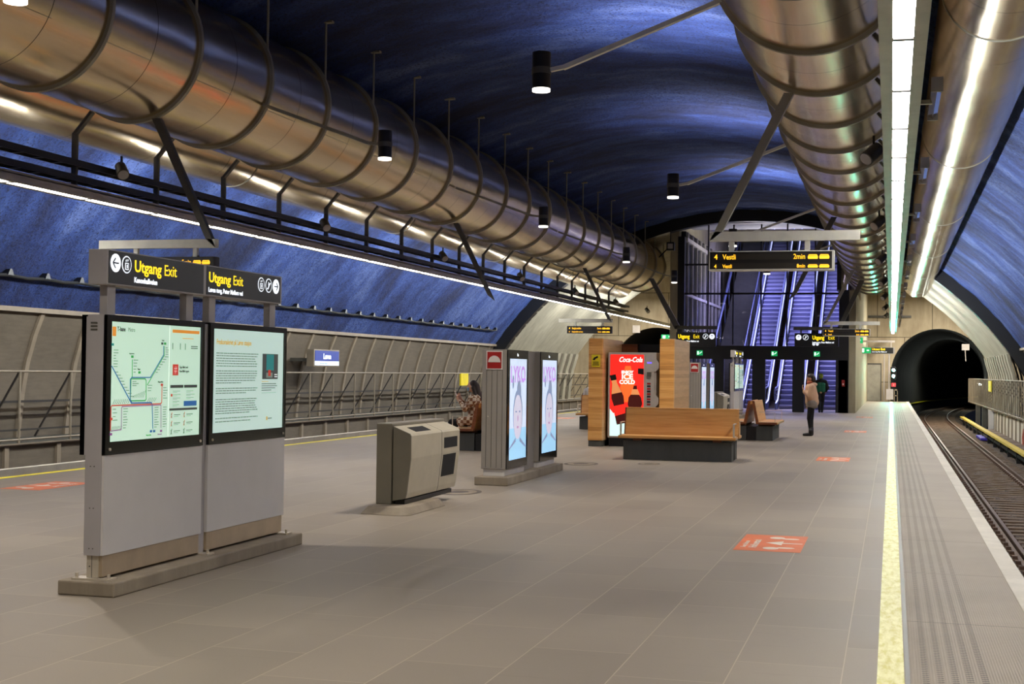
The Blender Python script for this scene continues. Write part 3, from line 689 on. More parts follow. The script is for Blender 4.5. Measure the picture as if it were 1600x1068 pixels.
# ------------------------------------------------------------------ hanging train displays and exit signs
def train_icon(T, par, x, z, y, wdt, h):
    for k in range(2):
        x0 = x+k*wdt*.52
        ww = wdt*.47
        pts = [(x0+.12*ww, z+h), (x0+.88*ww, z+h), (x0+ww, z+.45*h), (x0+.95*ww, z), (x0+.05*ww, z), (x0, z+.45*h)]
        T.p('train_symbol', MB().py(pts, y-.004, y), m_e_amber, parent=par)
        for j in range(6): T.p('train_symbol_window', MB().box(x0+ww*(.17+j*.115), x0+ww*(.215+j*.115), y-.006, y-.003, z+h*.55, z+h*.8), m_ledglass, parent=par)
def display(sgn, y, rows, label, k, board=True):
    xa = -2.43 if sgn > 0 else mir(-.42); xb = -.42 if sgn > 0 else mir(-2.43)
    zb0, zb1 = 3.46, 3.59
    corner = (-2.43 if sgn > 0 else mir(-2.43)); att = (-1.42 if sgn > 0 else mir(-1.42))
    T = Thing('train_display', label, 'train display', (XC+sgn*4.8, y, 3.05))
    T.p('beam', MB().box(min(corner, mir(-.42) if sgn < 0 else -.42), max(corner, mir(-.42) if sgn < 0 else -.42), y-.05, y+.05, zb0, zb1), m_alu)
    T.p('strut', MB().prism([(corner, zb0), (corner+sgn*.17, zb1), (att+sgn*.12, 5.47), (att-sgn*.02, 5.47)], lambda a, b: (a, y-.05, b), lambda a, b: (a, y+.05, b)), m_ring if sgn > 0 else m_dark)
    bx0 = -2.43 if sgn > 0 else mir(-.75); bx1 = bx0+1.68
    hs = (bx0+.30, bx0+1.32)
    for h in hs: T.p('hanger', MB().box(h-.035, h+.035, y-.03, y+.03, 3.31, 3.47), m_alu)
    for h in hs: T.p('hanger_bolt', MB().cyl((h-.06, y, 3.33), (h+.06, y, 3.33), .015, n=8), m_dark)
    cs = T.p('case', MB().box(bx0, bx1, y-.09, y+.09, 3.05, 3.32), m_alu if sgn > 0 else m_black, bevel=.006)
    T.p('led_panel', MB().box(bx0+.015, bx1-.03, y-.096, y-.09, 3.075, 3.305), m_ledglass)
    for j in range(2): T.p('led_row_field', MB().box(bx0+.05, bx1-.1, y-.098, y-.095, 3.20-.115*j, 3.28-.115*j-.012*j), paint('led_row_dim', C(42, 36, 28), .4) if 'led_row_dim' not in MATS else MATS['led_row_dim'])
    for j, (num, dest, mins) in enumerate(rows):
        z = 3.205-.118*j; s = .098 if j == 0 else .07; yy = y-.1
        T.text('led_route_number', num, s, m_e_amber, (bx0+.075, yy, z), 'y', cs, .95, off=.001)
        T.text('led_destination', dest, s, m_e_amber, (bx0+.19, yy, z), 'y', cs, .82 if len(dest) < 10 else .62, off=.001)
        T.text('led_minutes', mins, s, m_e_amber, (bx0+1.30, yy, z), 'y', cs, .82, 'RIGHT', off=.001)
        train_icon(T, cs, bx0+1.33, z-.002, yy+.002, .29, s*.62)
    return T
display(1, 19.0, (('4', 'Vestli', '2min'), ('4', 'Vestli', '8min')), 'large hanging train display reading Vestli 2min, nearest on the right side', 0)
display(-1, 19.0, (('4', 'Bergkrystallen', '5min'), ('4', 'Bergkrystallen', '12min')), 'hanging train display half hidden behind the near exit sign on the left', 0)
display(-1, 49.8, (('4', 'Bergkrystallen', '5min'), ('4', 'Bergkrystallen via Storo', '12min')), 'small hanging train display in front of the pale bay on the left', 1)
display(1, 51.6, (('4', 'Vestli', '2min'), ('4', 'Vestli', '8min')), 'farther hanging train display on the right, beside the escalator house', 1)
def bare_strut(sgn, y, lab):
    corner = (-2.43 if sgn > 0 else mir(-2.43)); att = (-1.42 if sgn > 0 else mir(-1.42))
    single('duct_strut', MB().prism([(corner, 3.46), (corner+sgn*.17, 3.59), (att+sgn*.12, 5.47), (att-sgn*.02, 5.47)], lambda a, b: (a, y-.05, b), lambda a, b: (a, y+.05, b)), m_dark, lab, 'strut')
bare_strut(-1, 34.2, 'dark slanting strut below the left duct, middle of the left row'); bare_strut(1, 34.2, 'dark slanting strut below the right duct behind the big display')
single('duct_strut', MB().prism([(-2.15, 3.42), (-1.98, 3.42), (-1.05, 5.44), (-1.25, 5.44)], lambda a, b: (a, 56.55, b), lambda a, b: (a, 56.65, b)), m_dark, 'dark slanting strut holding the half covered exit sign under the right duct', 'strut')

def pic(T, par, y, z, x, r, kind, face, filled):
    """round pictogram. face 'x': position (x plane, y centre); face 'y': (y plane, x centre)"""
    def P(u, v, d=0.0): return (x+d, y+u, z+v) if face == 'x' else (x+u, y-d, z+v)
    def disc(rr, d0, d1, mat, nm, n=28):
        q = MB(); q.prism([(rr*cos(2*pi*i/n), rr*sin(2*pi*i/n)) for i in range(n)], lambda a, b: P(a, b, d0), lambda a, b: P(a, b, d1)); T.p(nm, q, mat, parent=par)
    disc(r, 0, .002, m_e_white, 'pictogram_disc')
    if not filled: disc(r*.88, .002, .0025, m_signblack, 'pictogram_face')
    mt = m_signblack if filled else m_e_white
    def poly(pts): 
        q = MB(); q.prism([(a*r, b*r) for a, b in pts], lambda a, b: P(a, b, .0025), lambda a, b: P(a, b, .0038)); T.p('pictogram_mark', q, mt, parent=par)
    def seg(a, b, wd):
        a = Vector(a); b = Vector(b); d = (b-a).normalized(); nn = Vector((-d.y, d.x))*wd/2
        poly([tuple(a+nn), tuple(b+nn), tuple(b-nn), tuple(a-nn)])
    if kind in 'LRU':
        m = {'L': lambda p: (-p[0], p[1]), 'R': lambda p: p, 'U': lambda p: (-p[1], p[0])}[kind]
        seg(m((-.6, 0)), m((.5, 0)), .17); seg(m((.58, 0)), m((.05, .55)), .17); seg(m((.58, 0)), m((.05, -.55)), .17)
    elif kind == 'lift':
        poly([(-.38, -.6), (.38, -.6), (.38, .2), (-.38, .2)])
        q = MB(); q.prism([(a*r, b*r) for a, b in ((-.28, -.5), (.28, -.5), (.28, .1), (-.28, .1))], lambda a, b: P(a, b, .0038), lambda a, b: P(a, b, .0045)); T.p('pictogram_inset', q, m_signblack, parent=par)
        q = MB(); q.prism([(a*r, b*r) for a, b in ((-.1, -.4), (.12, -.4), (.12, -.02), (-.1, -.02))], lambda a, b: P(a, b, .0045), lambda a, b: P(a, b, .0052)); T.p('pictogram_inset', q, m_e_white, parent=par)
        poly([(-.3, .35), (-.05, .35), (-.175, .6)]); poly([(.05, .6), (.3, .6), (.175, .35)])
    else:
        seg((-.55, -.45), (-.2, -.45), .17); seg((-.25, -.45), (.3, .3), .2); seg((.3, .3), (.55, .3), .17); seg((-.1, .5), (-.1, .05), .16)

# ------------------------------------------------------------------ information totem (repeated farther along the platform)
KY = 8.77
def totem():
    T = Thing('information_totem', 'nearest grey double information board with metro map, wall text and Utgang Exit sign on top', 'information board', (-5.53, 10.25, 0))
    T.p('concrete_plinth', MB().box(-5.76, -5.30, 8.69, 11.93, 0, .105), m_plinth, bevel=.012)
    T.p('end_panel', MB().box(-5.60, -5.47, 8.765, 8.83, .28, 2.015), m_grey)
    T.p('centre_post', MB().box(-5.59, -5.475, 10.235, 10.325, .12, 2.0), m_grey)
    for a, b in ((8.768, 10.24), (10.33, 11.83)): T.p('rear_poster_case', MB().box(-5.65, -5.60, a, b, 1.0, 2.012), m_blackgloss)
    T.p('lower_core', MB().box(-5.585, -5.485, 8.80, 11.80, .14, .30), m_steel)
    T.p('end_foot', MB().box(-5.585, -5.49, 8.785, 8.80, .12, .285), m_steel)
    for k in range(2): T.p('foot_seam', MB().box(-5.545+.0*k, -5.541, 8.783, 8.786, .12, .285) if k else MB().cyl((-5.56, 8.78, .2), (-5.56, 8.786, .2), .005, n=8), m_dark)
    for (z) in (.33, .62, .92):
        for dx in (-.02, .01): T.p('rivet', MB().cyl((-5.535+dx, 8.76, z), (-5.535+dx, 8.767, z), .004, n=8), m_dark)
    for k, (a, b) in enumerate(((8.77, 10.24), (10.33, 11.83))):
        cs = T.p('poster_case', MB().box(-5.61, -5.445, a, b, 1.0, 2.015), m_blackgloss, bevel=.006, label='black glazed poster case')
        T.p('case_back', MB().box(-5.612, -5.47, a-.003, a+.05, 1.0, 2.0), m_grey if k == 0 else m_grey, parent=cs)
        T.p('lower_panel', MB().box(-5.60, -5.452, a+.006, b-.006, .28, .998), m_grey_lt)
        T.p('kick_plate', MB().box(-5.59, -5.462, a+.02, b-.02, .125, .278), m_kick, bevel=.004)
        lit = MB().box(-5.446, -5.443, a+.065, b-.085, 1.095, 1.966)
        T.p('lit_poster', lit, m_poster1 if k == 0 else m_poster2, parent=cs)
        T.p('inner_reveal', MB().box(-5.446, -5.4435, b-.085, b-.05, 1.095, 1.966), paint('reveal_green_glass', C(52, 70, 64), .2) if 'reveal_green_glass' not in MATS else MATS['reveal_green_glass'], parent=cs)
        for yy in (a+.06, b-.06): T.p('lock', MB().cyl((-5.446, yy, 1.04), (-5.436, yy, 1.04), .011, n=14), m_steel, parent=cs)
        if k == 0: c1 = cs
        else: c2 = cs
    for (y, z) in ((8.80, 0), (10.28, 0), (11.80, 0)):
        T.p('foot_plate', MB().box(-5.68, -5.38, y-.06, y+.06, .105, .118), m_steel)
        for dx in (-5.66, -5.40):
            T.p('anchor_bolt', MB().cyl((dx, y-.02, .105), (dx, y-.02, .15), .012, n=8), m_steel)
    # speaker grille on the end
    for j in range(3): T.p('speaker_slot', MB().box(-5.575, -5.52, 8.762, 8.766, 1.90+j*.024, 1.912+j*.024), m_dark)
    X = -5.4425
    def strip(pts, wd, mat, nm, par=c1, x=X):
        for (a, b) in zip(pts[:-1], pts[1:]):
            a = Vector(a); b = Vector(b); d = (b-a); d.normalize(); nn = Vector((-d.y, d.x))*wd/2; e = d*wd*.4
            q = [a-e+nn, b+e+nn, b+e-nn, a-e-nn]
            mbs.setdefault((nm, mat.name, par.name), [MB(), mat, par])[0].prism([tuple(p) for p in q], lambda u, v: (x, u, v), lambda u, v: (x+.0012, u, v))
    def rect(y0, y1, z0, z1, mat, nm, par=c1, x=X):
        mbs.setdefault((nm, mat.name, par.name), [MB(), mat, par])[0].box(x, x+.0012, y0, y1, z0, z1)
    mbs = {}
    # metro map
    strip([(8.837, 1.641), (9.112, 1.37), (9.398, 1.368), (9.41, 1.355), (9.426, 1.172)], .010, i_blue, 'blue_map_line')
    strip([(9.566, 1.801), (9.568, 1.735), (9.377, 1.56), (9.109, 1.56), (9.090, 1.545), (9.094, 1.397), (9.115, 1.375)], .008, i_blue, 'blue_map_line')
    strip([(9.113, 1.691), (9.116, 1.562)], .008, i_green, 'green_map_line')
    strip([(9.101, 1.550), (9.300, 1.550), (9.315, 1.538), (9.320, 1.395), (9.305, 1.385), (9.107, 1.387), (9.097, 1.397), (9.101, 1.550)], .008, i_green, 'green_map_line')
    strip([(9.580, 1.801), (9.580, 1.732), (9.335, 1.505)], .007, i_green, 'green_map_line')
    strip([(9.552, 1.495), (9.553, 1.368), (9.538, 1.357), (8.845, 1.357), (8.836, 1.345), (8.834, 1.18)], .009, i_red, 'red_map_line')
    strip([(9.549, 1.172), (9.542, 1.345), (9.53, 1.347), (8.985, 1.347), (8.978, 1.335), (8.978, 1.178), (8.838, 1.173)], .007, i_purple, 'purple_map_line')
    for (y, z, mt) in ((9.113, 1.715, i_green), (9.217, 1.598, i_green), (9.545, 1.822, i_dark), (9.588, 1.822, i_green), (9.55, 1.503, i_red), (9.40, 1.150, i_blue), (9.447, 1.149, i_blue), (9.55, 1.147, i_purple), (8.842, 1.80, i_teal), (8.842, 1.26, i_red), (8.842, 1.15, i_purple)):
        rect(y-.016, y+.016, z-.009, z+.009, mt, 'line_number_box')
    rnd = random.Random(2)
    def stations(y, z0, z1, n, ln=.05, dy=0.):
        for i in range(n):
            z = z0+(z1-z0)*i/(n-1); yy = y+dy*i/(n-1); L = ln*(.6+.7*rnd.random())
            rect(yy+.012, yy+.012+L, z-.003, z+.003, i_grey, 'station_name_row')
    stations(8.845, 1.76, 1.64, 7); stations(8.87, 1.60, 1.42, 9, .05, .2); stations(9.12, 1.69, 1.60, 5); stations(9.585, 1.79, 1.74, 4); stations(9.57, 1.72, 1.60, 7, .05, -.13)
    stations(9.56, 1.48, 1.40, 5); stations(9.435, 1.33, 1.18, 9); stations(9.56, 1.33, 1.18, 9); stations(8.99, 1.33, 1.19, 8); stations(8.85, 1.33, 1.25, 4); stations(9.11, 1.53, 1.50, 3, .07); stations(9.33, 1.50, 1.46, 3)
    for i in range(7): strip([(9.13+i*.024, 1.41), (9.165+i*.024, 1.43+.005*i)], .0025, i_dark, 'slanted_station_row')
    for i in range(9): strip([(8.86+i*.025, 1.367), (8.885+i*.025, 1.40)], .0025, i_dark, 'slanted_station_row')
    for i in range(5): strip([(9.34+i*.025, 1.375), (9.37+i*.025, 1.405)], .0025, i_dark, 'slanted_station_row')
    for i in range(7): strip([(8.845+i*.02, 1.18), (8.865+i*.02, 1.205)], .0025, i_dark, 'slanted_station_row')
    rect(8.836, 8.885, 1.861, 1.93, i_orange, 'orange_metro_badge')
    rect(9.655, 9.659, 1.10, 1.966, i_white, 'column_divider')
    rect(9.70, 10.133, 1.911, 1.936, i_orange, 'orange_header_bar'); rect(9.86, 10.04, 1.868, 1.873, i_orange, 'orange_header_bar')
    for yy in (9.70, 9.82, 9.90): rect(yy, yy+.012, 1.78, 1.83, i_grey, 'timetable_mark')
    for j in range(2): rect(10.0, 10.11, 1.79+j*.015, 1.797+j*.015, i_dark, 'timetable_mark')
    rect(9.712, 9.800, 1.576, 1.663, i_red, 'red_app_badge')
    for j in range(2):
        rect(9.735, 9.78, 1.605+j*.022, 1.612+j*.022, i_white, 'hash_mark'); strip([(9.745+j*.017, 1.592), (9.752+j*.017, 1.645)], .006, i_white, 'hash_mark')
    rect(9.681, 9.885, 1.477, 1.50, i_dark, 'dark_table_header'); rect(9.899, 10.11, 1.477, 1.50, i_dark, 'dark_table_header'); rect(9.671, 10.116, 1.299, 1.317, i_dark, 'dark_table_header')
    rect(9.897, 10.106, 1.331, 1.372, i_blue, 'blue_table_box')
    for yy in (9.69, 9.905):
        for j in range(5):
            z = 1.45-j*.027
            if yy > 9.8 and j > 2: continue
            rect(yy+.03, yy+.03+.09+.05*rnd.random(), z, z+.004, i_grey, 'table_text_row'); rect(yy+.03, yy+.1, z-.01, z-.007, i_grey, 'table_text_row')
    rect(9.69, 9.715, 1.41, 1.43, i_red, 'small_red_box')
    for yy in (9.70, 9.90):
        for j, z in enumerate((1.263, 1.198, 1.135)):
            strip([(yy, z-.02), (yy+.015, z+.02)], .006, i_red if j < 2 else i_dark, 'prohibition_symbol'); strip([(yy+.015, z-.02), (yy, z+.012)], .004, i_dark, 'prohibition_symbol')
            rect(yy+.045, yy+.045+.10, z, z+.005, i_dark, 'rule_text_row'); rect(yy+.045, yy+.045+.07, z-.012, z-.008, i_grey, 'rule_text_row')
    T.text('map_title', 'T-bane', .046, i_dark, (8.902*0+X, 8.902, 1.90), 'x', c1, .85, off=.0012); T.text('map_title', 'Metro', .046, i_grey, (X, 9.048, 1.90), 'x', c1, .85)
    T.text('station_heading', 'Vestli', .018, i_dark, (X, 9.54, 1.84), 'x', c1); T.text('station_heading', 'Ringen', .018, i_dark, (X, 9.19, 1.617), 'x', c1); T.text('station_heading', 'Frognerseteren', .014, i_dark, (X, 9.07, 1.733), 'x', c1)
    T.text('station_heading', 'Ellingsrudåsen', .018, i_dark, (X, 9.49, 1.52), 'x', c1); T.text('station_heading', 'Bergkrystallen', .016, i_green, (X, 9.33, 1.118), 'x', c1); T.text('station_heading', 'Mortensrud', .016, i_purple, (X, 9.50, 1.118), 'x', c1)
    T.text('app_text', 'Kjøp billett med', .028, i_dark, (X, 9.82, 1.632), 'x', c1, .75); T.text('app_text', 'RuterBillett-appen', .028, i_dark, (X, 9.82, 1.60), 'x', c1, .75)
    # text poster
    T.text('poster_title', 'Freskomaleriet på Løren stasjon', .062, i_gold, (X, 10.434, 1.838), 'x', c2, .80, off=.001)
    for (zt, zb, n, last) in ((1.763, 1.655, 6, .95), (1.613, 1.512, 6, .58), (1.465, 1.425, 3, .7), (1.372, 1.255, 7, .8), (1.213, 1.185, 2, .82)):
        for i in range(n):
            z = zt-(zt-zb)*i/(n-1); y = 10.432; yend = 11.235 if i < n-1 else 10.432+.8*last
            if i < n-1: yend -= .07*rnd.random()
            while y < yend:
                L = .02+.05*rnd.random(); rect(y, min(y+L, yend), z-.0045, z+.0045, i_grey, 'body_text_row', c2); y += L+.008
    rect(11.31, 11.632, 1.542, 1.77, i_dark, 'poster_photo', c2); rect(11.39, 11.545, 1.62, 1.765, i_teal, 'poster_photo_banner', c2, X+.0008); rect(11.39, 11.52, 1.555, 1.60, i_grey, 'poster_photo_floor', c2, X+.0008); rect(11.43, 11.48, 1.57, 1.625, i_red, 'poster_photo_figure', c2, X+.0014)
    for zz in (1.56, 1.58): rect(11.56, 11.62, zz, zz+.008, i_white, 'poster_photo_lights', c2, X+.0008)
    rect(11.30, 11.44, 1.518, 1.523, i_gold, 'caption_row', c2)
    for i, L in enumerate((.30, .32, .28, .20)): rect(11.30, 11.30+L, 1.497-i*.019, 1.503-i*.019, i_dark, 'caption_row', c2)
    rect(11.30, 11.60, 1.418, 1.421, i_grey, 'caption_row', c2)
    rect(11.405, 11.43, 1.172, 1.205, i_gold, 'small_logo', c2); rect(11.44, 11.52, 1.184, 1.191, i_dark, 'small_logo', c2)
    for (nm, mn, pn), (q, mt, par) in mbs.items(): T.p(nm, q, mt, parent=par)
    # sign box on four posts
    for (a, b) in ((8.85, 8.96), (10.015, 10.125), (10.40, 10.51), (11.56, 11.68)): T.p('sign_post', MB().box(-5.56, -5.50, a, b, 2.0, 2.25), m_grey)
    sb = T.p('sign_box', MB().box(-5.605, -5.452, 8.765, 11.71, 2.232, 2.487), m_grey, bevel=.004, label='lit grey framed exit sign box')
    for a, b in ((8.785, 10.20), (10.255, 11.675)): T.p('sign_face', MB().box(-5.452, -5.448, a, b, 2.243, 2.478), m_signblack, parent=sb)
    XS = -5.447
    T.text('sign_letters', 'Utgang', .122, m_e_yellow, (XS, 9.128, 2.350), 'x', sb, 1.14, off=.0018); T.text('sign_letters', 'Exit', .122, m_e_yellow, (XS, 9.562, 2.350), 'x', sb, 1.04)
    T.text('sign_letters', 'Kanonhallveien', .056, m_e_white, (XS, 9.128, 2.269), 'x', sb, .98, off=.0012)
    T.text('sign_letters', 'Utgang', .118, m_e_yellow, (XS, 10.288, 2.350), 'x', sb, 1.17, off=.0018); T.text('sign_letters', 'Exit', .118, m_e_yellow, (XS, 10.722, 2.350), 'x', sb, 1.04)
    T.text('sign_letters', 'Løren torg, Peter Møllers vei', .054, m_e_white, (XS, 10.284, 2.268), 'x', sb, .98, off=.0012)
    pic(T, sb, 8.868, 2.393, XS, .067, 'L', 'x', True); pic(T, sb, 9.018, 2.392, XS, .064, 'lift', 'x', False)
    pic(T, sb, 11.267, 2.388, XS, .064, 'lift', 'x', False); pic(T, sb, 11.419, 2.388, XS, .064, 'esc', 'x', False); pic(T, sb, 11.573, 2.388, XS, .066, 'R', 'x', True)
    return T
tot = totem()
dup(tot.o, dy=41.2, dx=0.0, label='far information board with lit posters, standing behind the benches by the escalator house')

# ------------------------------------------------------------------ litter bin
def litter_bin():
    T = Thing('litter_bin', 'near brushed steel recycling bin with slanted top on a concrete foot', 'litter bin', (-5.45, 15.3, 0))
    q = MB(); lo = [(-5.86, 14.52), (-5.20, 14.40), (-5.14, 14.55), (-5.14, 16.1), (-5.20, 16.2), (-5.86, 16.2)]; hi = [(-5.74, 14.72), (-5.34, 14.68), (-5.26, 14.76), (-5.26, 15.85), (-5.32, 15.95), (-5.74, 15.95)]
    n = 6; q.add([(a, b, 0) for a, b in [(-5.80,14.62),(-5.30,14.56),(-5.20,14.66),(-5.20,15.9),(-5.28,16.05),(-5.80,16.05)]] + [(a, b, .09) for a, b in hi], [tuple(reversed(range(n))), tuple(range(n, 2*n))]+[(i, (i+1)%n, n+(i+1)%n, n+i) for i in range(n)])
    T.p('concrete_foot', q, m_plinth, bevel=.012)
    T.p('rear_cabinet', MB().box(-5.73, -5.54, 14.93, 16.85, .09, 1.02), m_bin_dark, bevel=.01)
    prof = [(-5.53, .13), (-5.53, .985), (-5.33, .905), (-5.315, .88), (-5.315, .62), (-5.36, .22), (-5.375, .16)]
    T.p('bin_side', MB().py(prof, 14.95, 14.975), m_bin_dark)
    T.p('bin_body', MB().py(prof, 14.975, 16.80), m_bin)
    T.p('shadow_gap', MB().box(-5.52, -5.40, 15.0, 16.75, .09, .14), m_black)
    T.p('panel_seam', MB().py([(a+.002, b) for a, b in prof[1:]] + [(-5.6, .5)], 16.08, 16.088), m_dark)
    def on_top(y0, y1, t0, t1, mat, nm):
        a = Vector((-5.53, .985)); b = Vector((-5.33, .905)); p0 = a.lerp(b, t0); p1 = a.lerp(b, t1)
        T.p(nm, MB().add([(p0.x, y0, p0.y+.002), (p1.x, y0, p1.y+.002), (p1.x, y1, p1.y+.002), (p0.x, y1, p0.y+.002), (p0.x, y0, p0.y-.01), (p1.x, y0, p1.y-.01), (p1.x, y1, p1.y-.01), (p0.x, y1, p0.y-.01)], [(0,1,2,3),(7,6,5,4),(0,4,5,1),(1,5,6,2),(2,6,7,3),(3,7,4,0)]), mat)
    on_top(15.25, 15.80, .28, .85, m_blackc, 'top_opening')
    for y in (15.3, 15.9, 16.5): on_top(y, y+.03, .08, .14, m_steel, 'hinge')
    def front(y0, y1, z0, z1, mat, nm):
        def xx(z): return -5.315+.0025 if z > .62 else -5.315-(.62-z)*(.045/.40)+.0025
        T.p(nm, MB().add([(xx(z0), y0, z0), (xx(z0), y1, z0), (xx(z1), y1, z1), (xx(z1), y0, z1), (xx(z0)-.03, y0, z0), (xx(z0)-.03, y1, z0), (xx(z1)-.03, y1, z1), (xx(z1)-.03, y0, z1)], [(0,1,2,3),(7,6,5,4),(0,4,5,1),(1,5,6,2),(2,6,7,3),(3,7,4,0)]), mat)
    front(16.17, 16.70, .68, .81, m_blackc, 'front_opening'); front(16.15, 16.66, .33, .60, m_blackc, 'front_opening')
    return T
lb = litter_bin()
dup(lb.o, dy=30.5, label='far dark looking recycling bin between the distant advertising screens and far board')

# ------------------------------------------------------------------ advertising screens
def ad_unit(y0, first):
    T = Thing('advertising_screen', 'x', 'advertising screen', (-5.5, y0+.6, 0))
    T.p('foot', MB().box(-5.70, -5.39, y0+.03, y0+1.16, .12, .24), m_grey_lt)
    T.p('cabinet', MB().box(-5.73, -5.36, y0, y0+1.16, .22, 1.95), m_cab, bevel=.006)
    for x in (-5.66, -5.58, -5.50, -5.42) if first else (-5.60, -5.47): T.p('panel_groove', MB().box(x-.003, x+.003, y0-.003, y0+.002, .24, 1.93), m_dark)
    sc_ = T.p('screen_frame', MB().box(-5.36, -5.345, y0-.01+.02, y0+1.17, .22, 1.95), m_blackgloss, bevel=.003, label='black glass screen frame')
    a, b = y0+.13, y0+1.07
    T.p('screen', MB().box(-5.345, -5.343, a, b, .34, 1.82), m_screen, parent=sc_)
    T.p('screen_sky', MB().box(-5.343, -5.342, a, b, .34, .80), m_screen2, parent=sc_)
    T.text('screen_letters', 'LYKO', .33, m_leds, (-5.342, a+.03, 1.48), 'x', sc_, .98, off=.010)
    T.p('screen_letter_bar', MB().box(-5.342, -5.341, a+.70, a+.88, 1.50, 1.53), m_leds, parent=sc_)
    T.text('maker_name', 'Elan', .06, m_e_white, (-5.344, y0+.52, 1.86), 'x', sc_)
    cy, cz = (a+b)/2-.02, .98
    def blob(ry, rz, dy, dz, mat, nm, d, n=30):
        T.p(nm, MB().prism([(cy+dy+ry*cos(2*pi*i/n), cz+dz+rz*sin(2*pi*i/n)) for i in range(n)], lambda u, v: (-5.342+d*.6, u, v), lambda u, v: (-5.3416+d*.6, u, v)), mat, parent=sc_)
    blob(.27, .37, 0, .02, m_screen4, 'portrait_hair', .001); blob(.235, .33, 0, -.02, m_screen3, 'portrait_face', .002); blob(.12, .16, .05, .36, m_screen4, 'portrait_hair', .001)
    for s_ in (-1, 1):
        blob(.05, .014, s_*.10, .06, m_screen4, 'portrait_eye', .003); T.p('portrait_shoulder', MB().prism([(cy+s_*.12, .66), (cy+s_*.46, .52), (cy+s_*.46, .49), (cy+s_*.10, .60)], lambda u, v: (-5.341, u, v), lambda u, v: (-5.3402, u, v)), m_screen4, parent=sc_)
    blob(.06, .02, 0, -.17, m_screen5, 'portrait_lips', .003); blob(.025, .05, 0, -.04, m_screen5, 'portrait_nose', .003)
    blob(.05, .10, -.28, .50, m_screen4, 'portrait_leaf', .001)
    return T
pl = single('screen_plinth', MB().box(-5.76, -5.26, 18.93, 22.35, 0, .12), m_plinth, 'long low concrete plinth under the two near advertising screens', 'plinth', bevel=.01)
A1 = ad_unit(19.15, True); A1.o['label'] = 'near slim advertising screen with red and white disc sign on its grey end'
A1.p('spine', MB().box(-5.72, -5.44, 20.31, 21.09, .12, 1.93), m_cab)
A2 = ad_unit(21.09, False); A2.o['label'] = 'second slim advertising screen standing directly behind the near one'
rp = A1.p('hose_sign', MB().box(-5.665, -5.42, 19.138, 19.146, 1.66, 1.93), m_offwhite, label='red and white half disc sign')
A1.p('hose_sign_red', MB().box(-5.65, -5.435, 19.134, 19.139, 1.675, 1.915), m_redplate, parent=rp)
A1.p('hose_sign_disc', MB().py([(-5.5425+.092*cos(pi*i/20), 1.765+.095*sin(pi*i/20)) for i in range(21)], 19.130, 19.135), m_offwhite, parent=rp)
A1.p('lock', MB().cyl((-5.63, 19.14, .98), (-5.63, 19.15, .98), .01, n=10), m_steel)
dup(A1.o, dy=21.0, label='far advertising screen behind the wide bench, nearer one of the distant pair'); dup(A2.o, dy=21.0, label='far advertising screen behind the wide bench, farther one of the distant pair'); dup(pl, dy=21.0, label='low concrete plinth under the distant pair of advertising screens')

# ------------------------------------------------------------------ benches
def bench(label, loc, rz, L=2.2):
    T = Thing('double_bench', label, 'bench', loc, rz, world=False)
    h = L/2
    for s in (-1, 1):
        T.p('concrete_base', MB().box(-h+.08, h-.08, min(s*.12, s*.52), max(s*.12, s*.52), 0, .36), m_bench_base, bevel=.008)
        T.p('seat', MB().box(-h, h, min(s*.14, s*.64), max(s*.14, s*.64), .40, .455), m_wood, bevel=.01)
        T.p('end_trim', MB().box(-h-.004, -h, min(s*.14, s*.63), max(s*.14, s*.63), .402, .453), m_wood2)
        T.p('backrest', MB().px([(s*.14, .40), (s*.19, .40), (s*.075, .97), (s*.035, .97)], -h+.06, h), m_wood, bevel=.004)
        T.p('backrest_edge', MB().px([(s*.12, .40), (s*.192, .40), (s*.078, .972), (s*.02, .972)], -h+.035, -h+.06), m_wood2)
        for x in (-h+.35, h-.35): T.p('seat_bracket', MB().box(x-.08, x+.08, min(s*.16, s*.56), max(s*.16, s*.56), .36, .40), m_wood2)
        for x in (-h+.04, h-.04):
            T.p('armrest', MB().bar((x, s*.20, .70), (x, s*.58, .70), .035, .012).bar((x, s*.58, .70), (x, s*.58, .40), .035, .012, (0,1,0)).bar((x, s*.21, .46), (x, s*.58, .46), .035, .01), m_steel)
    T.p('gap_fill', MB().box(-h+.12, h-.12, -.11, .11, 0, .34), m_black)  # black block filling the dark gap between the two concrete bases
    return T
b1 = bench('wide wooden bench on a concrete base in front of the vending machine', (-3.88, 26.28, 0), R(1.0))
b3 = bench('wooden bench seen end on, right of the wide bench', (-3.33, 35.4, 0), R(90))
b2 = bench('wooden bench seen end on, with the woman reading her phone', (-8.07, 27.9, 0), R(90))
b4 = bench('wooden bench left of the wooden pillar, with the man in white', (-7.55, 38.9, 0), 0)

# ------------------------------------------------------------------ wooden enclosure and vending machine
def pillar(name, x0, x1, lab):
    T = Thing(name, lab, 'pillar', ((x0+x1)/2, 31, 0))
    T.p('base', MB().box(x0+.01, x1-.01, 29.77, 32.1, 0, .14), m_bench_base)
    T.p('cladding', MB().box(x0, x1, 29.75, 32.1, .13, 2.38), m_wood, bevel=.01)
    T.p('side_cladding', MB().box(x1-.002, x1+.012, 29.78, 32.08, .13, 2.37), mat_wood('pale_wood_side', C(190, 144, 86), C(220, 176, 120), C(236, 196, 144)) if 'pale_wood_side' not in MATS else MATS['pale_wood_side'], label='paler wood side')
    return T
p1 = pillar('wooden_pillar', -6.45, -6.14, 'wooden clad pillar left of the vending machine, with yellow camera notice')
p2 = pillar('wooden_pillar', -4.87, -4.56, 'wooden clad pillar right of the vending machine, behind the wide bench')
T = p1; T.p('seam', MB().box(-6.452, -6.138, 29.746, 29.75, 2.02, 2.024), m_wood2)
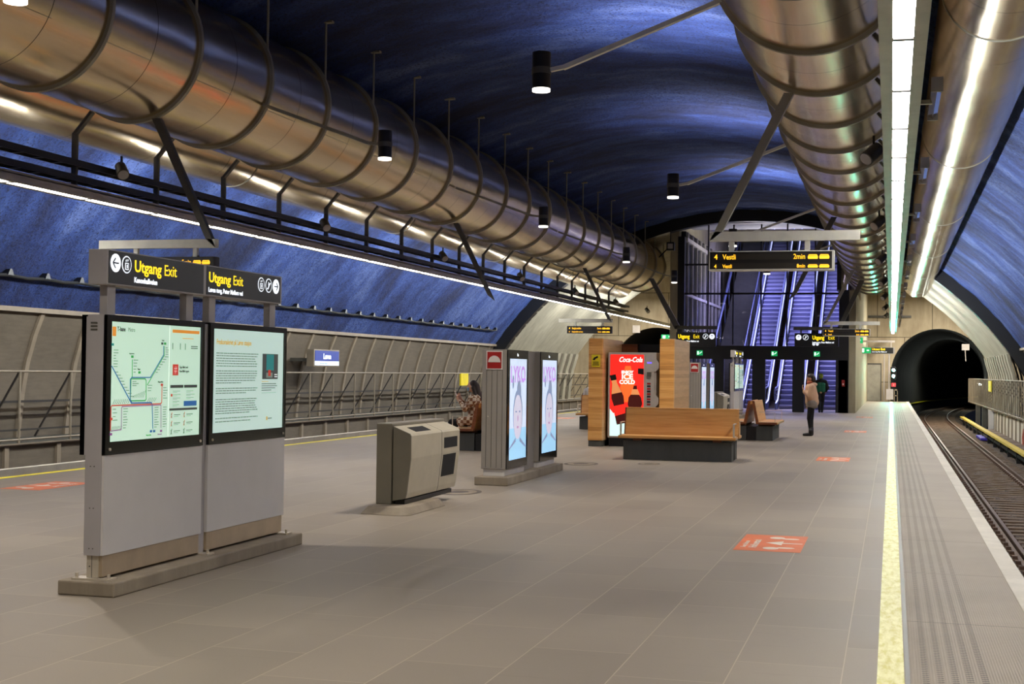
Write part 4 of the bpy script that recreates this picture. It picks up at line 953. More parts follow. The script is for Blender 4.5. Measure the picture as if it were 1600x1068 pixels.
cn = single('camera_notice', MB().box(-6.38, -6.19, 29.735, 29.747, 1.75, 2.02), m_yplate, 'yellow camera warning notice on the left wooden pillar', 'sign')
T = Thing('camera_notice_print', 'x', 'print', (0, 0, 0)); 
def child(o, nm, mb, mat): 
    off = o.location; return link(nm, mb.mesh(nm, off), mat, o)
bpy.data.objects.remove(T.o)
child(cn, 'camera_symbol', MB().bar((-6.33, 29.732, 1.93), (-6.24, 29.732, 1.975), .004, .04, (0,0,1)).box(-6.35, -6.30, 29.73, 29.735, 1.90, 1.93), m_black)
child(cn, 'text_row', MB().box(-6.35, -6.22, 29.73, 29.735, 1.85, 1.865).box(-6.35, -6.22, 29.73, 29.735, 1.815, 1.83).box(-6.36, -6.21, 29.73, 29.735, 1.785, 1.80), m_black)
struct('wall_enclosure', MB().box(-6.14, -4.87, 32.0, 32.1, 0, 2.3), m_black, label='dark back board between the wooden pillars')
single('dark_shelf_box', MB().box(-6.12, -5.75, 31.9, 32.0, 1.9, 2.30), m_wood2, 'dark wooden box at the back of the vending bay', 'box')
T = Thing('vending_machine', 'red lit drinks vending machine between the wooden pillars', 'vending machine', (-5.53, 30.4, 0))
x0, x1, yf = -6.06, -4.98, 30.0
T.p('plinth', MB().box(x0+.02, x1-.02, yf+.05, yf+.8, 0, .19), m_black)
T.p('cabinet', MB().box(x0, x1, yf, yf+.85, .19, 2.08), m_vend, bevel=.012)
pn = T.p('lit_front', MB().box(x0+.05, x0+.80, yf-.012, yf, .23, 2.03), m_red, bevel=.004, label='red backlit drink advert panel')
px0 = x0+.05
def vp(nm, poly, mat, d, par=pn): T.p(nm, MB().py([(px0+a, .23+b) for a, b in poly], yf-.012-d, yf-.012-d+.003), mat, parent=par)
vp('ice_print', [(0, 0), (.75, 0), (.75, .30), (.62, .42), (.5, .36), (.40, .50), (.28, .40), (.16, .56), (.08, .50), (0, .60)], m_ice, .003)
vp('glow_print', [(.22, 1.05), (.34, 1.55), (.46, 1.55), (.56, 1.1), (.45, .75), (.3, .75)], m_redhot, .003)
def bottle(cx, z0, s, tilt, nm):
    rot = lambda a, b: (cx+a*cos(tilt)+b*sin(tilt), z0+b*cos(tilt)-a*sin(tilt))
    sh = [(.115, 0), (.12, .25), (.10, .36), (.115, .48), (.09, .60), (.045, .74), (.045, .84)]
    vp(nm, [rot(a*s, b*s) for a, b in sh]+[rot(-a*s, b*s) for a, b in reversed(sh)], m_cola, .006)
    vp('foam_print', [rot(a*s, b*s) for a, b in ((-.095, .56), (.095, .56), (.045, .74), (.045, .80), (-.045, .80), (-.045, .74))], m_foam, .009)
    vp('bottle_cap', [rot(a*s, b*s) for a, b in ((-.055, .80), (.055, .80), (.055, .90), (-.055, .90))], m_bcap, .010)
    vp('bottle_label', [rot(a*s, b*s) for a, b in ((-.118, .16), (.118, .18), (.108, .34), (-.108, .34))], m_red, .009)
bottle(.30, .28, 1.22, -.22, 'bottle_print')
vp('glass_print', [(.40, .70), (.44, .60), (.55, .56), (.68, .60), (.73, .72), (.70, .86), (.62, .96), (.60, 1.12), (.53, 1.12), (.50, .97), (.42, .86)], m_cola, .006)
vp('glass_foam_print', [(.47, .92), (.67, .92), (.62, 1.04), (.50, 1.04)], m_foam, .009)
vp('poster_dark_patch', [(.62, 1.38), (.75, 1.36), (.75, 1.50), (.62, 1.50)], m_bcap, .006)  # plain dark patch on the printed front
T.text('brand_script', 'Coca-Cola', .155, m_white_p, (px0+.19, yf-.02, 1.87), 'y', pn, .78, shear=.35, off=.003)
for (s_, z, bd) in ((.085, 1.615, 'ENJOY'), (.155, 1.49, 'ICE'), (.12, 1.385, 'COLD')): T.text('slogan', bd, s_, m_white_p, (px0+.385, yf-.02, z), 'y', pn, 1.05 if bd != 'ICE' else 1.15, 'CENTER', off=.004)
cpn = T.p('control_column', MB().box(x0+.84, x1-.04, yf-.025, yf, .23, 2.03), m_vend, bevel=.006)
T.p('coin_display', MB().box(x0+.88, x0+.98, yf-.03, yf-.024, 1.84, 1.87), emit('violet_display', (.2, .12, 1, 1), 1.5), parent=cpn); T.p('vent', MB().box(x0+.86, x0+.99, yf-.03, yf-.024, 1.92, 2.0), m_grey, parent=cpn)
T.p('card_reader', MB().box(x0+.88, x0+.97, yf-.07, yf-.024, 1.55, 1.65), m_dark, parent=cpn)
for k in range(9): T.p('selection_button', MB().box(x0+.88, x0+.96, yf-.032, yf-.024, .92+k*.057, .96+k*.057), m_bcap if k % 2 else m_redplate, parent=cpn)
for z in (1.80, 1.02): T.p('hinge_bulge', MB().py([(x1-.06+.13*cos(2*pi*i/8+.39), z+.15*sin(2*pi*i/8+.39)) for i in range(8)], yf-.03, yf+.02), m_vend, bevel=.004)

# ------------------------------------------------------------------ escalator house
YG = 61.0
T = Thing('escalator_house', 'tall black framed glass front of the escalator house', 'glass front', (-5.4, YG, 0))
gx = [-8.98, -7.86, -6.75, -5.54, -4.42, -3.22, -2.15]
for q in ((-9.2, -8.9, 0, 7.7), (-2.2, -1.78, 0, 5.3), (-2.3, -2.12, 5.3, 7.9)): T.p('frame_post', MB().box(q[0], q[1], YG-.1, YG+.2, q[2], q[3]), m_black)
for x in gx[1:-1]: T.p('mullion', MB().box(x-.03, x+.03, YG, YG+.12, 2.9, 8.2), m_black)
for z in (4.98+.18, 6.15+.3): T.p('crossbar', MB().box(-8.98, -2.1, YG, YG+.12, z-.04, z+.04), m_black)
T.p('transom', MB().box(-9.1, -1.85, YG-.12, YG+.2, 2.27, 2.86), m_black)
for a, b in ((-9.1, -8.65), (-7.55, -7.12), (-5.88, -5.32), (-4.15, -3.65), (-2.32, -1.82)): T.p('door_post', MB().box(a, b, YG-.1, YG+.18, 0, 2.3), m_black)
for a, b in zip(gx[:-1], gx[1:]):
    T.p('upper_pane', MB().box(a+.03, b-.03, YG+.05, YG+.06, 2.86, 8.2), m_glass)
T.p('side_cladding', MB().box(-2.1, -1.80, YG+.15, 66, 0, 4.2), m_black)
for x in (-8.18, -4.93, -3.12): 
    g = single('exit_sign', MB().box(x-.13, x+.13, YG-.2, YG-.13, 2.42, 2.64), m_green_sign, 'small green exit sign on the black transom, %s' % {-8.18: 'leftmost', -4.93: 'middle', -3.12: 'rightmost'}[x], 'exit sign')
    child(g, 'arrow_symbol', MB().box(x-.10, x-.03, YG-.21, YG-.2, 2.46, 2.60).bar((x+.0, YG-.205, 2.5), (x+.10, YG-.205, 2.58), .004, .03, (0,0,1)), m_green_lt)
g = single('fire_call_point', MB().box(-2.06, -1.94, YG-.16, YG-.1, 1.15, 1.42), m_redplate, 'small red fire call point on the black post right of the doors', 'call point')
child(g, 'white_glass', MB().box(-2.03, -1.97, YG-.17, YG-.16, 1.2, 1.28), m_offwhite)
for i in range(4):
    a, b = ((-8.65, -7.55), (-7.12, -5.88), (-5.32, -4.15), (-3.65, -2.32))[i]
    if i == 0:
        d = single('sliding_door', MB().box(a, b, YG+.02, YG+.05, .02, 2.27), m_glass, 'closed glass sliding door left of the far advertising screens', 'door')
# shaft walls, floor and ceiling
struct('floor_lobby', MB().box(-9.0, -1.85, YG, 66.5, -.02, .012), mat_concrete('pale_lobby_floor', C(150, 148, 150), C(170, 168, 170)))
sl_ = lambda y: .577*(y-64.4)
struct('wall_shaft_right', MB().box(-1.86, -1.5, 61.3, YE, 0, 5.3).box(-2.3, -2.15, 61.3, 70, 5.3, 9.2).box(-1.86, -1.5, 70, YE, 5.3, 9.2), m_conc, label='concrete side wall of the escalator shaft')
struct('wall_shaft_left', MB().box(-9.6, -9.2, 61.3, YE, 0, 9.2), m_conc)
struct('ceiling_shaft', MB().add([(-9.3, 61.3, 8.3), (-2.2, 61.3, 8.3), (-2.2, 66, 8.5), (-9.3, 66, 8.5), (-9.3, 95, 22), (-1.8, 95, 22)], [(0,1,2,3), (3,2,5,4)]), m_ceilpanel)
struct('wall_shaft_end', MB().box(-9.4, -1.6, 95, 95.3, 8, 22), m_ceilpanel)
struct('wall_shaft_upper', MB().box(-1.85, -1.6, YE, 95, 9, 22).box(-1.85, -1.6, 61.4, YE, 9.2, 22).box(-9.4, -9.2, 61.4, 95, 9.2, 22), m_ceilpanel)
def escalator(xl, lab):
    T = Thing('escalator', lab, 'escalator', (xl+.5, 64, 0)); x0, x1 = xl, xl+1.0
    for k in range(46):
        y = 64.4+k*.4; z = k*.231
        # rounded riser
        pr_ = [(y+.06, z), (y+.05, z+.09), (y-.02, z+.15), (y-.035, z+.20), (y-.015, z+.231), (y+.46, z+.231), (y+.46, z)]
        T.p('step', MB().px(pr_, x0, x1), m_step)
    T.p('comb_plate', MB().box(x0-.1, x1+.1, 62.9, 64.4, 0, .03), m_steel)
    for s_, xx in ((-1, x0-.07), (1, x1+.07)):
        f = lambda y: max(0, .577*(y-64.2))
        y1 = 82.5
        T.p('skirt', MB().px([(63.2, 0), (64.2, 0), (y1, f(y1)), (y1, f(y1)+.38), (64.4, .42), (63.2, .30)], xx-.03, xx+.03), m_bal)
        T.p('skirt_light', MB().px([(63.4, .33), (64.4, .43), (y1, f(y1)+.39), (y1, f(y1)+.43), (64.4, .47), (63.4, .37)], xx-.03+.0, xx+.03), m_handle)
        T.p('glass_balustrade', MB().px([(63.0, .35), (64.4, .45), (y1, f(y1)+.4), (y1, f(y1)+1.05), (64.2, 1.0), (63.1, .95), (62.85, .65)], xx-.006, xx+.006), m_glass)
        pts = [(63.4, .45), (62.9, .5), (62.75, .72), (62.95, .96), (63.4, 1.02), (64.3, 1.06), (y1, f(y1)+1.1)]
        q = MB()
        for a, b in zip(pts[:-1], pts[1:]): q.cyl((xx, a[0], a[1]), (xx, b[0], b[1]), .04, n=8)
        T.p('handrail', q, m_bal, smooth=True)
escalator(-6.55, 'left escalator of the three lit in blue behind the glass')
escalator(-4.98, 'middle escalator of the three lit in blue behind the glass')
escalator(-3.35, 'right escalator of the three lit in blue behind the glass')
T = Thing('fixed_stair', 'dark fixed stair rising left of the three escalators', 'stair', (-7.6, 64, 0))
q = MB()
for k in range(60): q.box(-8.3, -6.85, 64.4+k*.3, 64.4+k*.3+.32, max(0, k*.173-.5), k*.173+.173)
T.p('steps', q, m_dark)
for k, xx in enumerate((-8.35, -6.85)):
    T.p('stair_handrail', MB().cyl((xx, 63.6, 1.0), (xx, 82, 11.4), .07 if k == 0 else .03, n=12), m_bal, smooth=True)
    for j in range(10): T.p('baluster', MB().cyl((xx, 64.5+j*1.8, .577*(64.5+j*1.8-64.4)), (xx, 64.5+j*1.8, .577*(64.5+j*1.8-63.6)+1.0), .02, n=6), m_bal)
T = Thing('lift_shaft', 'dark glass lift shaft with white uprights on the left inside the glass front', 'lift shaft', (-8.95, 69, 0))
T.p('glass_wall', MB().box(-9.15, -8.95, 61.6, 75.5, 0, 8.0), m_dimglass)
for j in range(9): T.p('upright', MB().box(-8.95, -8.88, 62+j*1.5, 62.09+j*1.5, 0, 8.0), m_offwhite)
T.p('top_beam', MB().box(-8.96, -8.86, 61.6, 77, 7.55, 7.72), m_offwhite); T.p('middle_beam', MB().box(-8.96, -8.86, 61.6, 77, 5.1, 5.22), m_offwhite)
# doors and fittings around the end wall
d = MB().box(-1.86, -.68, YE-.06, YE, 0, 2.32); struct('door_1', d, m_concdoor, label='plain grey service door in the end wall')
struct('trim_20', MB().box(-1.92, -.62, YE-.07, YE, 2.32, 2.42).box(-.68, -.62, YE-.07, YE, 0, 2.32), m_dark)
struct('trim_21', MB().box(-1.86, 1.2, YE-.12, YE, 5.35, 5.5), m_dark, label='dark rail on the end wall')
T = Thing('railway_signal', 'railway signal on a post with two teal green lights at the platform end', 'signal', (0, 90.2, 0))
T.p('post', MB().cyl((-.15, 90.3, 0), (-.15, 90.3, 3.4), .05, n=10).cyl((-.45, 90.3, 0), (-.45, 90.3, 3.0), .03, n=8), m_grey)
T.p('signal_head', MB().box(-.06, .30, 90.25, 90.4, 1.38, 2.18), m_black, bevel=.01)
for z in (1.98, 1.60): T.p('signal_hood', MB().ringy(.12, z, 89.95, 90.26, .10, .112, 24), m_black, smooth=True)
for z in (1.98, 1.60): T.p('signal_lamp', MB().cyl((.12, 90.22, z), (.12, 90.26, z), .085, n=20), m_signal)
T.p('number_plate', MB().box(0, .27, 90.22, 90.25, .93, 1.18), paint('signal_plate_red', C(214, 70, 80), .5)); T.text('plate_number', '1', .2, m_offwhite, (.09, 90.21, .98), 'y', None, 1)
T.p('control_box', MB().box(-.32, .12, 90.0, 90.25, .12, .78), m_grey); T.p('barrier', MB().box(.16, .20, 90.0, 90.05, 0, .78).box(.35, .39, 90.0, 90.05, 0, .78).box(.16, .39, 90.0, 90.05, .70, .78).box(.16, .39, 90.0, 90.05, .35, .40), m_rail_paint)
spot('signal_beam', (.12, 90.15, 1.8), (R(90-1.0), 0, R(180)), 30, 26, (.02, 1, .74), .12, .8)
def green_exit(x, y, z, w_, h_, lab, sym=1):
    g = single('exit_sign', MB().box(x, x+w_, y, y+.08, z, z+h_), m_green_sign, lab, 'exit sign')
    child(g, 'running_figure', MB().box(x+.12*w_, x+.32*w_, y-.01, y, z+.2*h_, z+.8*h_), m_green_lt)
    child(g, 'arrow_symbol', MB().py([(x+.70*w_, z+.85*h_), (x+.88*w_, z+.5*h_), (x+.75*w_, z+.5*h_), (x+.75*w_, z+.2*h_), (x+.65*w_, z+.2*h_), (x+.65*w_, z+.5*h_), (x+.52*w_, z+.5*h_)], y-.01, y), m_green_lt)
    return g
green_exit(-1.99, 70, 3.21, .62, .28, 'green lit exit sign right of the escalator house, above the pale wall corner')
green_exit(-12.2, 75, 3.46, .72, .26, 'green lit exit sign high behind the vending machine')
T = Thing('exit_sign_board', 'hanging exit board with green end in front of the far service door', 'exit sign', (-.85, 75, 2.75))
T.p('beam', MB().box(-1.87, .16, 75, 75.08, 3.38, 3.48), m_offwhite); 
for x in (-1.3, -.05): T.p('hanger', MB().box(x, x+.05, 75, 75.05, 3.1, 3.4), m_offwhite)
T.p('case', MB().box(-1.62, .16, 74.97, 75.1, 2.78, 3.12), m_grey); T.p('green_field', MB().box(-1.60, -1.06, 74.95, 74.97, 2.80, 3.10), m_green_sign)
T.p('black_field', MB().box(-1.04, .08, 74.95, 74.97, 2.80, 3.10), m_signblack); T.p('figure', MB().box(-1.52, -1.40, 74.94, 74.95, 2.85, 3.05).box(-1.27, -1.15, 74.94, 74.95, 2.92, 2.98), m_green_lt)
T.text('sign_letters', 'Utgang Exit', .17, m_e_yellow, (-1.0, 74.94, 2.96), 'y', None, .85, off=.003); T.text('sign_letters', 'Løren torg, Peter Møllers vei', .085, m_e_white, (-1.0, 74.94, 2.85), 'y', None, .75, off=.001)
def hang_exit(x0, x1, y, z0, z1, flip, lab):
    T = Thing('exit_sign_board', lab, 'exit sign', ((x0+x1)/2, y, z0))
    T.p('case', MB().box(x0, x1, y-.06, y+.06, z0, z1), m_black, bevel=.01); T.p('beam', MB().box(x0-.05, x1+.05, y-.05, y+.05, z1+.12, z1+.26), m_dark)
    for x in (x0+.25, x1-.25): T.p('hanger', MB().box(x-.03, x+.03, y-.03, y+.03, z1, z1+.14), m_dark)
    w_ = x1-x0; r = .11; zc = z1-.17
    tx = x0+(.08 if not flip else .70)
    T.text('sign_letters', 'Utgang', .225, m_e_yellow, (tx, y-.065, z1-.25), 'y', None, .74, off=.006); T.text('sign_letters', 'Exit', .225, m_e_yellow, (tx+.62, y-.065, z1-.25), 'y', None, .74)
    T.text('sign_letters', 'Løren torg, Peter Møllers vei', .10, m_e_white, (tx, y-.065, z1-.40), 'y', None, .72, off=.002)
    if not flip: pic(T, T.o, y-.062, zc, x1-.42, r, 'esc', 'y', False); pic(T, T.o, y-.062, zc, x1-.16, r, 'U', 'y', True)
    else:
        pic(T, T.o, y-.062, zc, x0+.16, r, 'U', 'y', True); pic(T, T.o, y-.062, zc, x0+.44, r, 'esc', 'y', False)
        for k in range(2): pic(T, T.o, y-.062, z0+.10, tx+.06+k*.14, .055, 'U', 'y', True)
    return T
def pic_fix(): pass
E1 = hang_exit(-8.49, -6.87, 56.0, 2.72, 3.30, False, 'hanging Utgang Exit sign left of the glass front, above the wooden pillar')
E2 = hang_exit(-3.78, -2.05, 56.6, 2.76, 3.30, True, 'hanging Utgang Exit sign half covered by the far right train display')
single('duct_strut', MB().prism([(-8.55, 3.42), (-8.35, 3.55), (-9.45, 5.5), (-9.65, 5.5)], lambda a, b: (a, 55.95, b), lambda a, b: (a, 56.05, b)), m_dark, 'dark slanting strut holding the exit sign under the left duct end', 'strut')
T = Thing('surveillance_camera', 'square framed camera housing on an arm by the black arch, left of the glass front', 'camera', (-9.4, 60, 7.0))
T.p('housing', MB().box(-9.56, -9.22, 59.9, 60.2, 7.0, 7.36), m_black); T.p('window', MB().box(-9.50, -9.28, 59.88, 59.9, 7.07, 7.29), m_grey); T.p('arm', MB().bar((-9.5, 60, 7.1), (-9.9, 60, 6.7), .05, .05).bar((-9.39, 60, 7.36), (-9.39, 60, 7.9), .04, .04), m_black)
single('junction_box', MB().box(4.3, 4.75, YE-.15, YE+.01, 3.3, 3.7).cyl((4.5, YE-.08, 3.3), (4.55, YE-.08, 2.6), .03, n=6), m_offwhite, 'white junction box high on the end wall right of the tunnel mouth', 'junction box')
single('junction_box', MB().box(-16.9, -16.4, YE-.15, YE, 4.3, 4.8), m_offwhite, 'white junction box on the end wall over the left tunnel', 'junction box')
single('wall_phone', MB().box(5.75, 5.9, 74.0, 74.6, 2.0, 2.9), m_grey, 'grey emergency phone box on the right bay wall', 'phone')
# station name sign
T = Thing('station_sign', 'lit blue and white station name sign reading Løren on the left wall', 'station sign', (-17.1, 39.9, 1.7))
T.p('case', MB().box(-17.25, -17.0, 38.9, 40.9, 1.69, 2.22), m_rail_paint, bevel=.01)
for y in (39.2, 40.6): T.p('wall_bracket', MB().box(-17.95, -17.2, y-.03, y+.03, 1.85, 1.95), m_dark)
NOP = 0; T.p('blue_field', MB().box(-17.0, -16.99, 38.96, 40.84, 1.86, 2.18), emit('station_blue', C(42, 58, 130), .55)); T.p('white_field', MB().box(-17.0, -16.99, 38.96, 40.84, 1.73, 1.86), emit('station_white', C(210, 222, 240), .8))
T.text('station_name', 'Løren', .24, m_e_white, (-16.985, 39.58, 1.93), 'x', None, 1.05, off=.005); T.text('line_text', 'Nærmeste utgang', .085, i_grey, (-16.985, 39.3, 1.765), 'x', None, 1)

# ------------------------------------------------------------------ floor decals and manholes
def decal(x, y, flip, lab):
    T = Thing('floor_sticker', lab, 'floor sticker', (x, y, 0)); W, H = .62, 1.30
    s = -1 if flip else 1
    def P(u, v): return (x+s*u, y+s*v)
    T.p('orange_vinyl', MB().pz([P(-W/2, -H/2), P(W/2, -H/2), P(W/2, H/2), P(-W/2, H/2)], .0005, .002), m_orange)
    def mk(nm, pts): T.p(nm, MB().pz([P(*p) for p in pts], .002, .003), m_white_v)
    def el(cx, cy, a, b, n=14): return [(cx+a*cos(2*pi*i/n), cy+b*sin(2*pi*i/n)) for i in range(n)]
    for cy in (.42, -.42):
        mk('footprint', el(.02, cy, .075, .09)); mk('footprint', el(.155, cy*.86, .085, .05))
    mk('arrow', [(-.06, 0), (.10, .16), (.10, .03), (.29, .02), (.29, -.02), (.10, -.03), (.10, -.16)])
    if not flip:
        T.text('sticker_text', 'Hold avstand', .10, m_white_v, (x-.12, y-.42, .003), 'k', None, 1.2, off=.003); T.text('sticker_text', 'Keep distance', .07, m_white_v, (x-.22, y-.42, .003), 'k', None, 1.3, off=.001)
    else:
        T.text('sticker_text', 'Hold avstand', .09, m_white_v, (x+.14, y+.42, .003), 'h', None, 1.1, off=.003)
    return T
decal(-1.11, 13.65, False, 'nearest orange distance sticker on the floor right of the middle')
decal(-1.08, 27.6, False, 'orange floor sticker beyond the nearest right one')
decal(-1.0, 41.3, False, 'faint orange floor sticker in front of the escalator house')
decal(-1.0, 55.5, False, 'farthest orange floor sticker on the right')
decal(-11.05, 16.4, True, 'orange floor sticker on the left beside the yellow line')
decal(-11.05, 47, True, 'orange floor sticker far left behind the benches')
for (x, y, lab) in ((-5.62, 17.75, 'round iron manhole cover beside the litter bin'), (-5.33, 24.05, 'round iron manhole cover behind the advertising screens'), (-4.2, 24.6, 'faint small manhole cover before the wide bench')):
    T = Thing('manhole_cover', lab, 'manhole cover', (x, y, 0)); r = .30 if y < 24.5 else .2
    T.p('outer_ring', MB().pz([(x+r*cos(2*pi*i/28), y+r*1.5*sin(2*pi*i/28)) for i in range(28)], .0003, .002), paint('manhole_iron', C(70, 58, 48), .6) if 'manhole_iron' not in MATS else MATS['manhole_iron'])
    T.p('lid', MB().pz([(x+r*.8*cos(2*pi*i/28), y+r*1.2*sin(2*pi*i/28)) for i in range(28)], .002, .003), m_plinth); T.p('lid_pattern', MB().pz([(x+r*.5*cos(2*pi*i/6), y+r*.7*sin(2*pi*i/6)) for i in range(6)], .003, .0035), MATS['manhole_iron'])

# ------------------------------------------------------------------ people
def remesh(o, vox):
    m = o.modifiers.new('remesh', 'REMESH'); m.mode = 'VOXEL'; m.voxel_size = vox; m.use_smooth_shade = True
    s = o.modifiers.new('smooth', 'SMOOTH'); s.factor = .5; s.iterations = 3
def hand(q, wrist, d, palmn, side):
    """palm plus four fingers of unequal length and a thumb; d is the finger direction, palmn the palm normal"""
    d = Vector(d).normalized(); n = Vector(palmn).normalized(); s = d.cross(n).normalized()*side; w0 = Vector(wrist)
    pc = w0 + d*.045
    for k in (-1, 0, 1): q.cap(w0+s*k*.014, w0+d*.085+s*k*.022, .018, .016)
    for k, L in enumerate((.060, .070, .066, .052)):
        b0 = w0 + d*.09 + s*(.030-.020*k); m_ = b0 + d*L*.55 + n*.010; e = m_ + d*L*.3 + n*.025
        q.cap(b0, m_, .0095, .009); q.cap(m_, e, .009, .0075)
    t0 = w0 + d*.03 + s*.03; t1 = t0 + (d*.6+s*.8).normalized()*.035 + n*.01; t2 = t1 + (d+s*.2).normalized()*.03 + n*.01
    q.cap(t0, t1, .012, .010); q.cap(t1, t2, .010, .008)
def head(q, c, f):
    """f: facing direction (horizontal)"""
    c = Vector(c); f = Vector(f).normalized(); s = Vector((-f.y, f.x, 0)); u = Vector((0,0,1))
    q.ell(c+u*.02, (.078+.017*abs(f.x), .078+.017*abs(f.y), .098), 20, 14)
    q.cap(c+f*.03-u*.06, c+f*.045-u*.075, .052, .036)
    q.cap(c+f*.088+u*.02, c+f*.108-u*.018, .010, .015)
    for k in (-1, 1): q.ell(c+s*k*.082-u*.01, (.014, .014, .03), 10, 8); q.cap(c+f*.083+s*k*.03+u*.03, c+f*.085+s*k*.045+u*.03, .012, .010)
    q.cap(c+f*.088-u*.052+s*.02, c+f*.088-u*.052-s*.02, .009, .009)
def face_marks(T, c, f, par):
    c = Vector(c); f = Vector(f).normalized(); s = Vector((-f.y, f.x, 0)); u = Vector((0,0,1))
    for k in (-1, 1): T.p('eye', MB().ell(c+f*.088+s*k*.034+u*.015, (.012, .012, .007), 10, 8), m_black, parent=par)
    T.p('lips', MB().cap(c+f*.096-u*.052+s*.02, c+f*.096-u*.052-s*.02, .006, .006), m_redscarf, parent=par)

# woman on the end-on bench, facing the left track
wx, wy = -8.47, 27.65
T = Thing('person', 'seated woman in a plaid coat and blue mask looking at her phone', 'person', (wx, wy, 0)); f = Vector((-1, 0, 0))
hc = (wx-.02, wy, 1.30)
body = MB(); head(body, hc, (-1, 0, -.0)); body.cap((wx+.03, wy, 1.20), (wx+.05, wy, 1.08), .05, .055)
body.cap((wx+.05, wy, 1.0), (wx+.07, wy, .62), .13, .13)
hips = Vector((wx+.08, wy, .56))
for s_ in (-1, 1):
    sh = Vector((wx+.06, wy+s_*.16, 1.03)); el = Vector((wx-.10, wy+s_*.20, .83)); wr = Vector((wx-.28, wy+s_*.07, 1.0+.02*s_))
    body.cap(sh, el, .05, .04); body.cap(el, wr, .038, .027); hand(body, wr, (-.45, -.0, .9), (.5, -s_*.5, .2), -s_)
    body.cap(hips+Vector((0, s_*.09, 0)), (wx-.42, wy+s_*.10, .54), .085, .062); body.cap((wx-.42, wy+s_*.10, .54), (wx-.40+.04*s_, wy+s_*.10, .12), .058, .04)
    body.cap((wx-.40+.04*s_, wy+s_*.10, .09), (wx-.54+.04*s_, wy+s_*.10, .05), .04, .03)
bo = T.p('body', body, m_skin, smooth='all'); remesh(bo, .009); face_marks(T, hc, (-1, 0, 0), bo)
coat = MB(); coat.cap((wx+.05, wy, 1.03), (wx+.08, wy, .60), .155, .17).cap((wx+.05, wy-.12, 1.04), (wx+.05, wy+.12, 1.04), .08, .08)
for s_ in (-1, 1):
    coat.cap((wx+.06, wy+s_*.16, 1.03), (wx-.10, wy+s_*.21, .83), .075, .065).cap((wx-.10, wy+s_*.21, .83), (wx-.25, wy+s_*.09, .975), .062, .045)
    coat.cap((wx+.06, wy+s_*.10, .60), (wx-.24, wy+s_*.10, .56), .12, .10)
coat.cap((wx-.12, wy-.16, .60), (wx-.2, wy-.18, .50), .07, .05)
co = T.p('plaid_coat', coat, m_plaid, smooth='all'); remesh(co, .012)
tr = MB()
for s_ in (-1, 1): tr.cap((wx-.1, wy+s_*.10, .555), (wx-.43, wy+s_*.10, .54), .095, .075).cap((wx-.43, wy+s_*.10, .54), (wx-.40+.04*s_, wy+s_*.10, .15), .070, .05)
t_ = T.p('trousers', tr, m_blackc, smooth='all'); remesh(t_, .012)
for s_ in (-1, 1): T.p('shoe', MB().cap((wx-.38+.04*s_, wy+s_*.10, .06), (wx-.56+.04*s_, wy+s_*.10, .045), .052, .04), m_boot, smooth='all')
hr = MB(); hr.ell((wx+.015, wy, 1.345), (.092, .092, .095)).cap((wx+.06, wy, 1.30), (wx+.14, wy, 1.03), .09, .075).cap((wx+.03, wy-.07, 1.28), (wx+.10, wy-.08, 1.05), .045, .04).cap((wx+.14, wy, 1.03), (wx+.19, wy, .93), .06, .04)
h_ = T.p('long_hair', hr, m_hair_d, smooth='all'); remesh(h_, .010)
T.p('face_mask', MB().ell((wx-.085, wy, 1.252), (.042, .062, .052)), m_maskc, smooth='all')
T.p('scarf', MB().ell((wx+.04, wy, 1.10), (.11, .12, .06)), m_plaid, smooth='all')
single('mobile_phone', MB().bar((wx-.335, wy-.01, 1.06), (wx-.395, wy-.01, 1.20), .075, .010, (-1,0,.2)), m_offwhite, 'white phone held by the seated woman', 'phone')

# man seated on the back side of the left bench, facing away
mx, my = -8.38, 39.22
T = Thing('person', 'seated man in white shirt with black strap seen from behind', 'person', (mx, my, 0))
hc = (mx, my+.02, 1.36); body = MB(); head(body, hc, (0, 1, 0)); body.cap((mx, my, 1.26), (mx, my, 1.14), .055, .06).cap((mx, my, 1.05), (mx, my, .60), .15, .14)
for s_ in (-1, 1):
    body.cap((mx+s_*.19, my, 1.09), (mx+s_*.24, my+.08, .82), .055, .045).cap((mx+s_*.24, my+.08, .82), (mx+s_*.14, my+.30, .70), .04, .03); hand(body, (mx+s_*.14, my+.30, .70), (-s_*.3, 1, -.1), (0, 0, -1), s_)
    body.cap((mx+s_*.10, my, .56), (mx+s_*.12, my+.48, .54), .09, .065).cap((mx+s_*.12, my+.48, .54), (mx+s_*.12, my+.50, .10), .06, .042).cap((mx+s_*.12, my+.50, .08), (mx+s_*.12, my+.66, .05), .045, .032)
bo = T.p('body', body, m_skin, smooth='all'); remesh(bo, .010); face_marks(T, hc, (0, 1, 0), bo)
sh_ = MB().cap((mx, my, 1.08), (mx, my, .60), .17, .16).cap((mx-.14, my, 1.10), (mx+.14, my, 1.10), .085, .085)
for s_ in (-1, 1): sh_.cap((mx+s_*.19, my, 1.09), (mx+s_*.245, my+.08, .82), .078, .062).cap((mx+s_*.245, my+.08, .82), (mx+s_*.15, my+.27, .71), .058, .045)
o = T.p('white_shirt', sh_, m_whitec, smooth='all'); remesh(o, .012)
T.p('black_strap', MB().bar((mx+.02, my-.165, 1.16), (mx+.17, my-.15, .80), .05, .02, (0, 1, 0)).ell((mx+.16, my-.10, .82), (.10, .10, .16)), m_blackc)
tr = MB()
for s_ in (-1, 1): tr.cap((mx+s_*.10, my, .56), (mx+s_*.12, my+.48, .54), .105, .08).cap((mx+s_*.12, my+.48, .54), (mx+s_*.12, my+.50, .14), .075, .055)
o = T.p('trousers', tr, m_dark, smooth='all'); remesh(o, .014)
for s_ in (-1, 1): T.p('shoe', MB().cap((mx+s_*.12, my+.48, .06), (mx+s_*.12, my+.68, .05), .055, .042), m_boot, smooth='all')
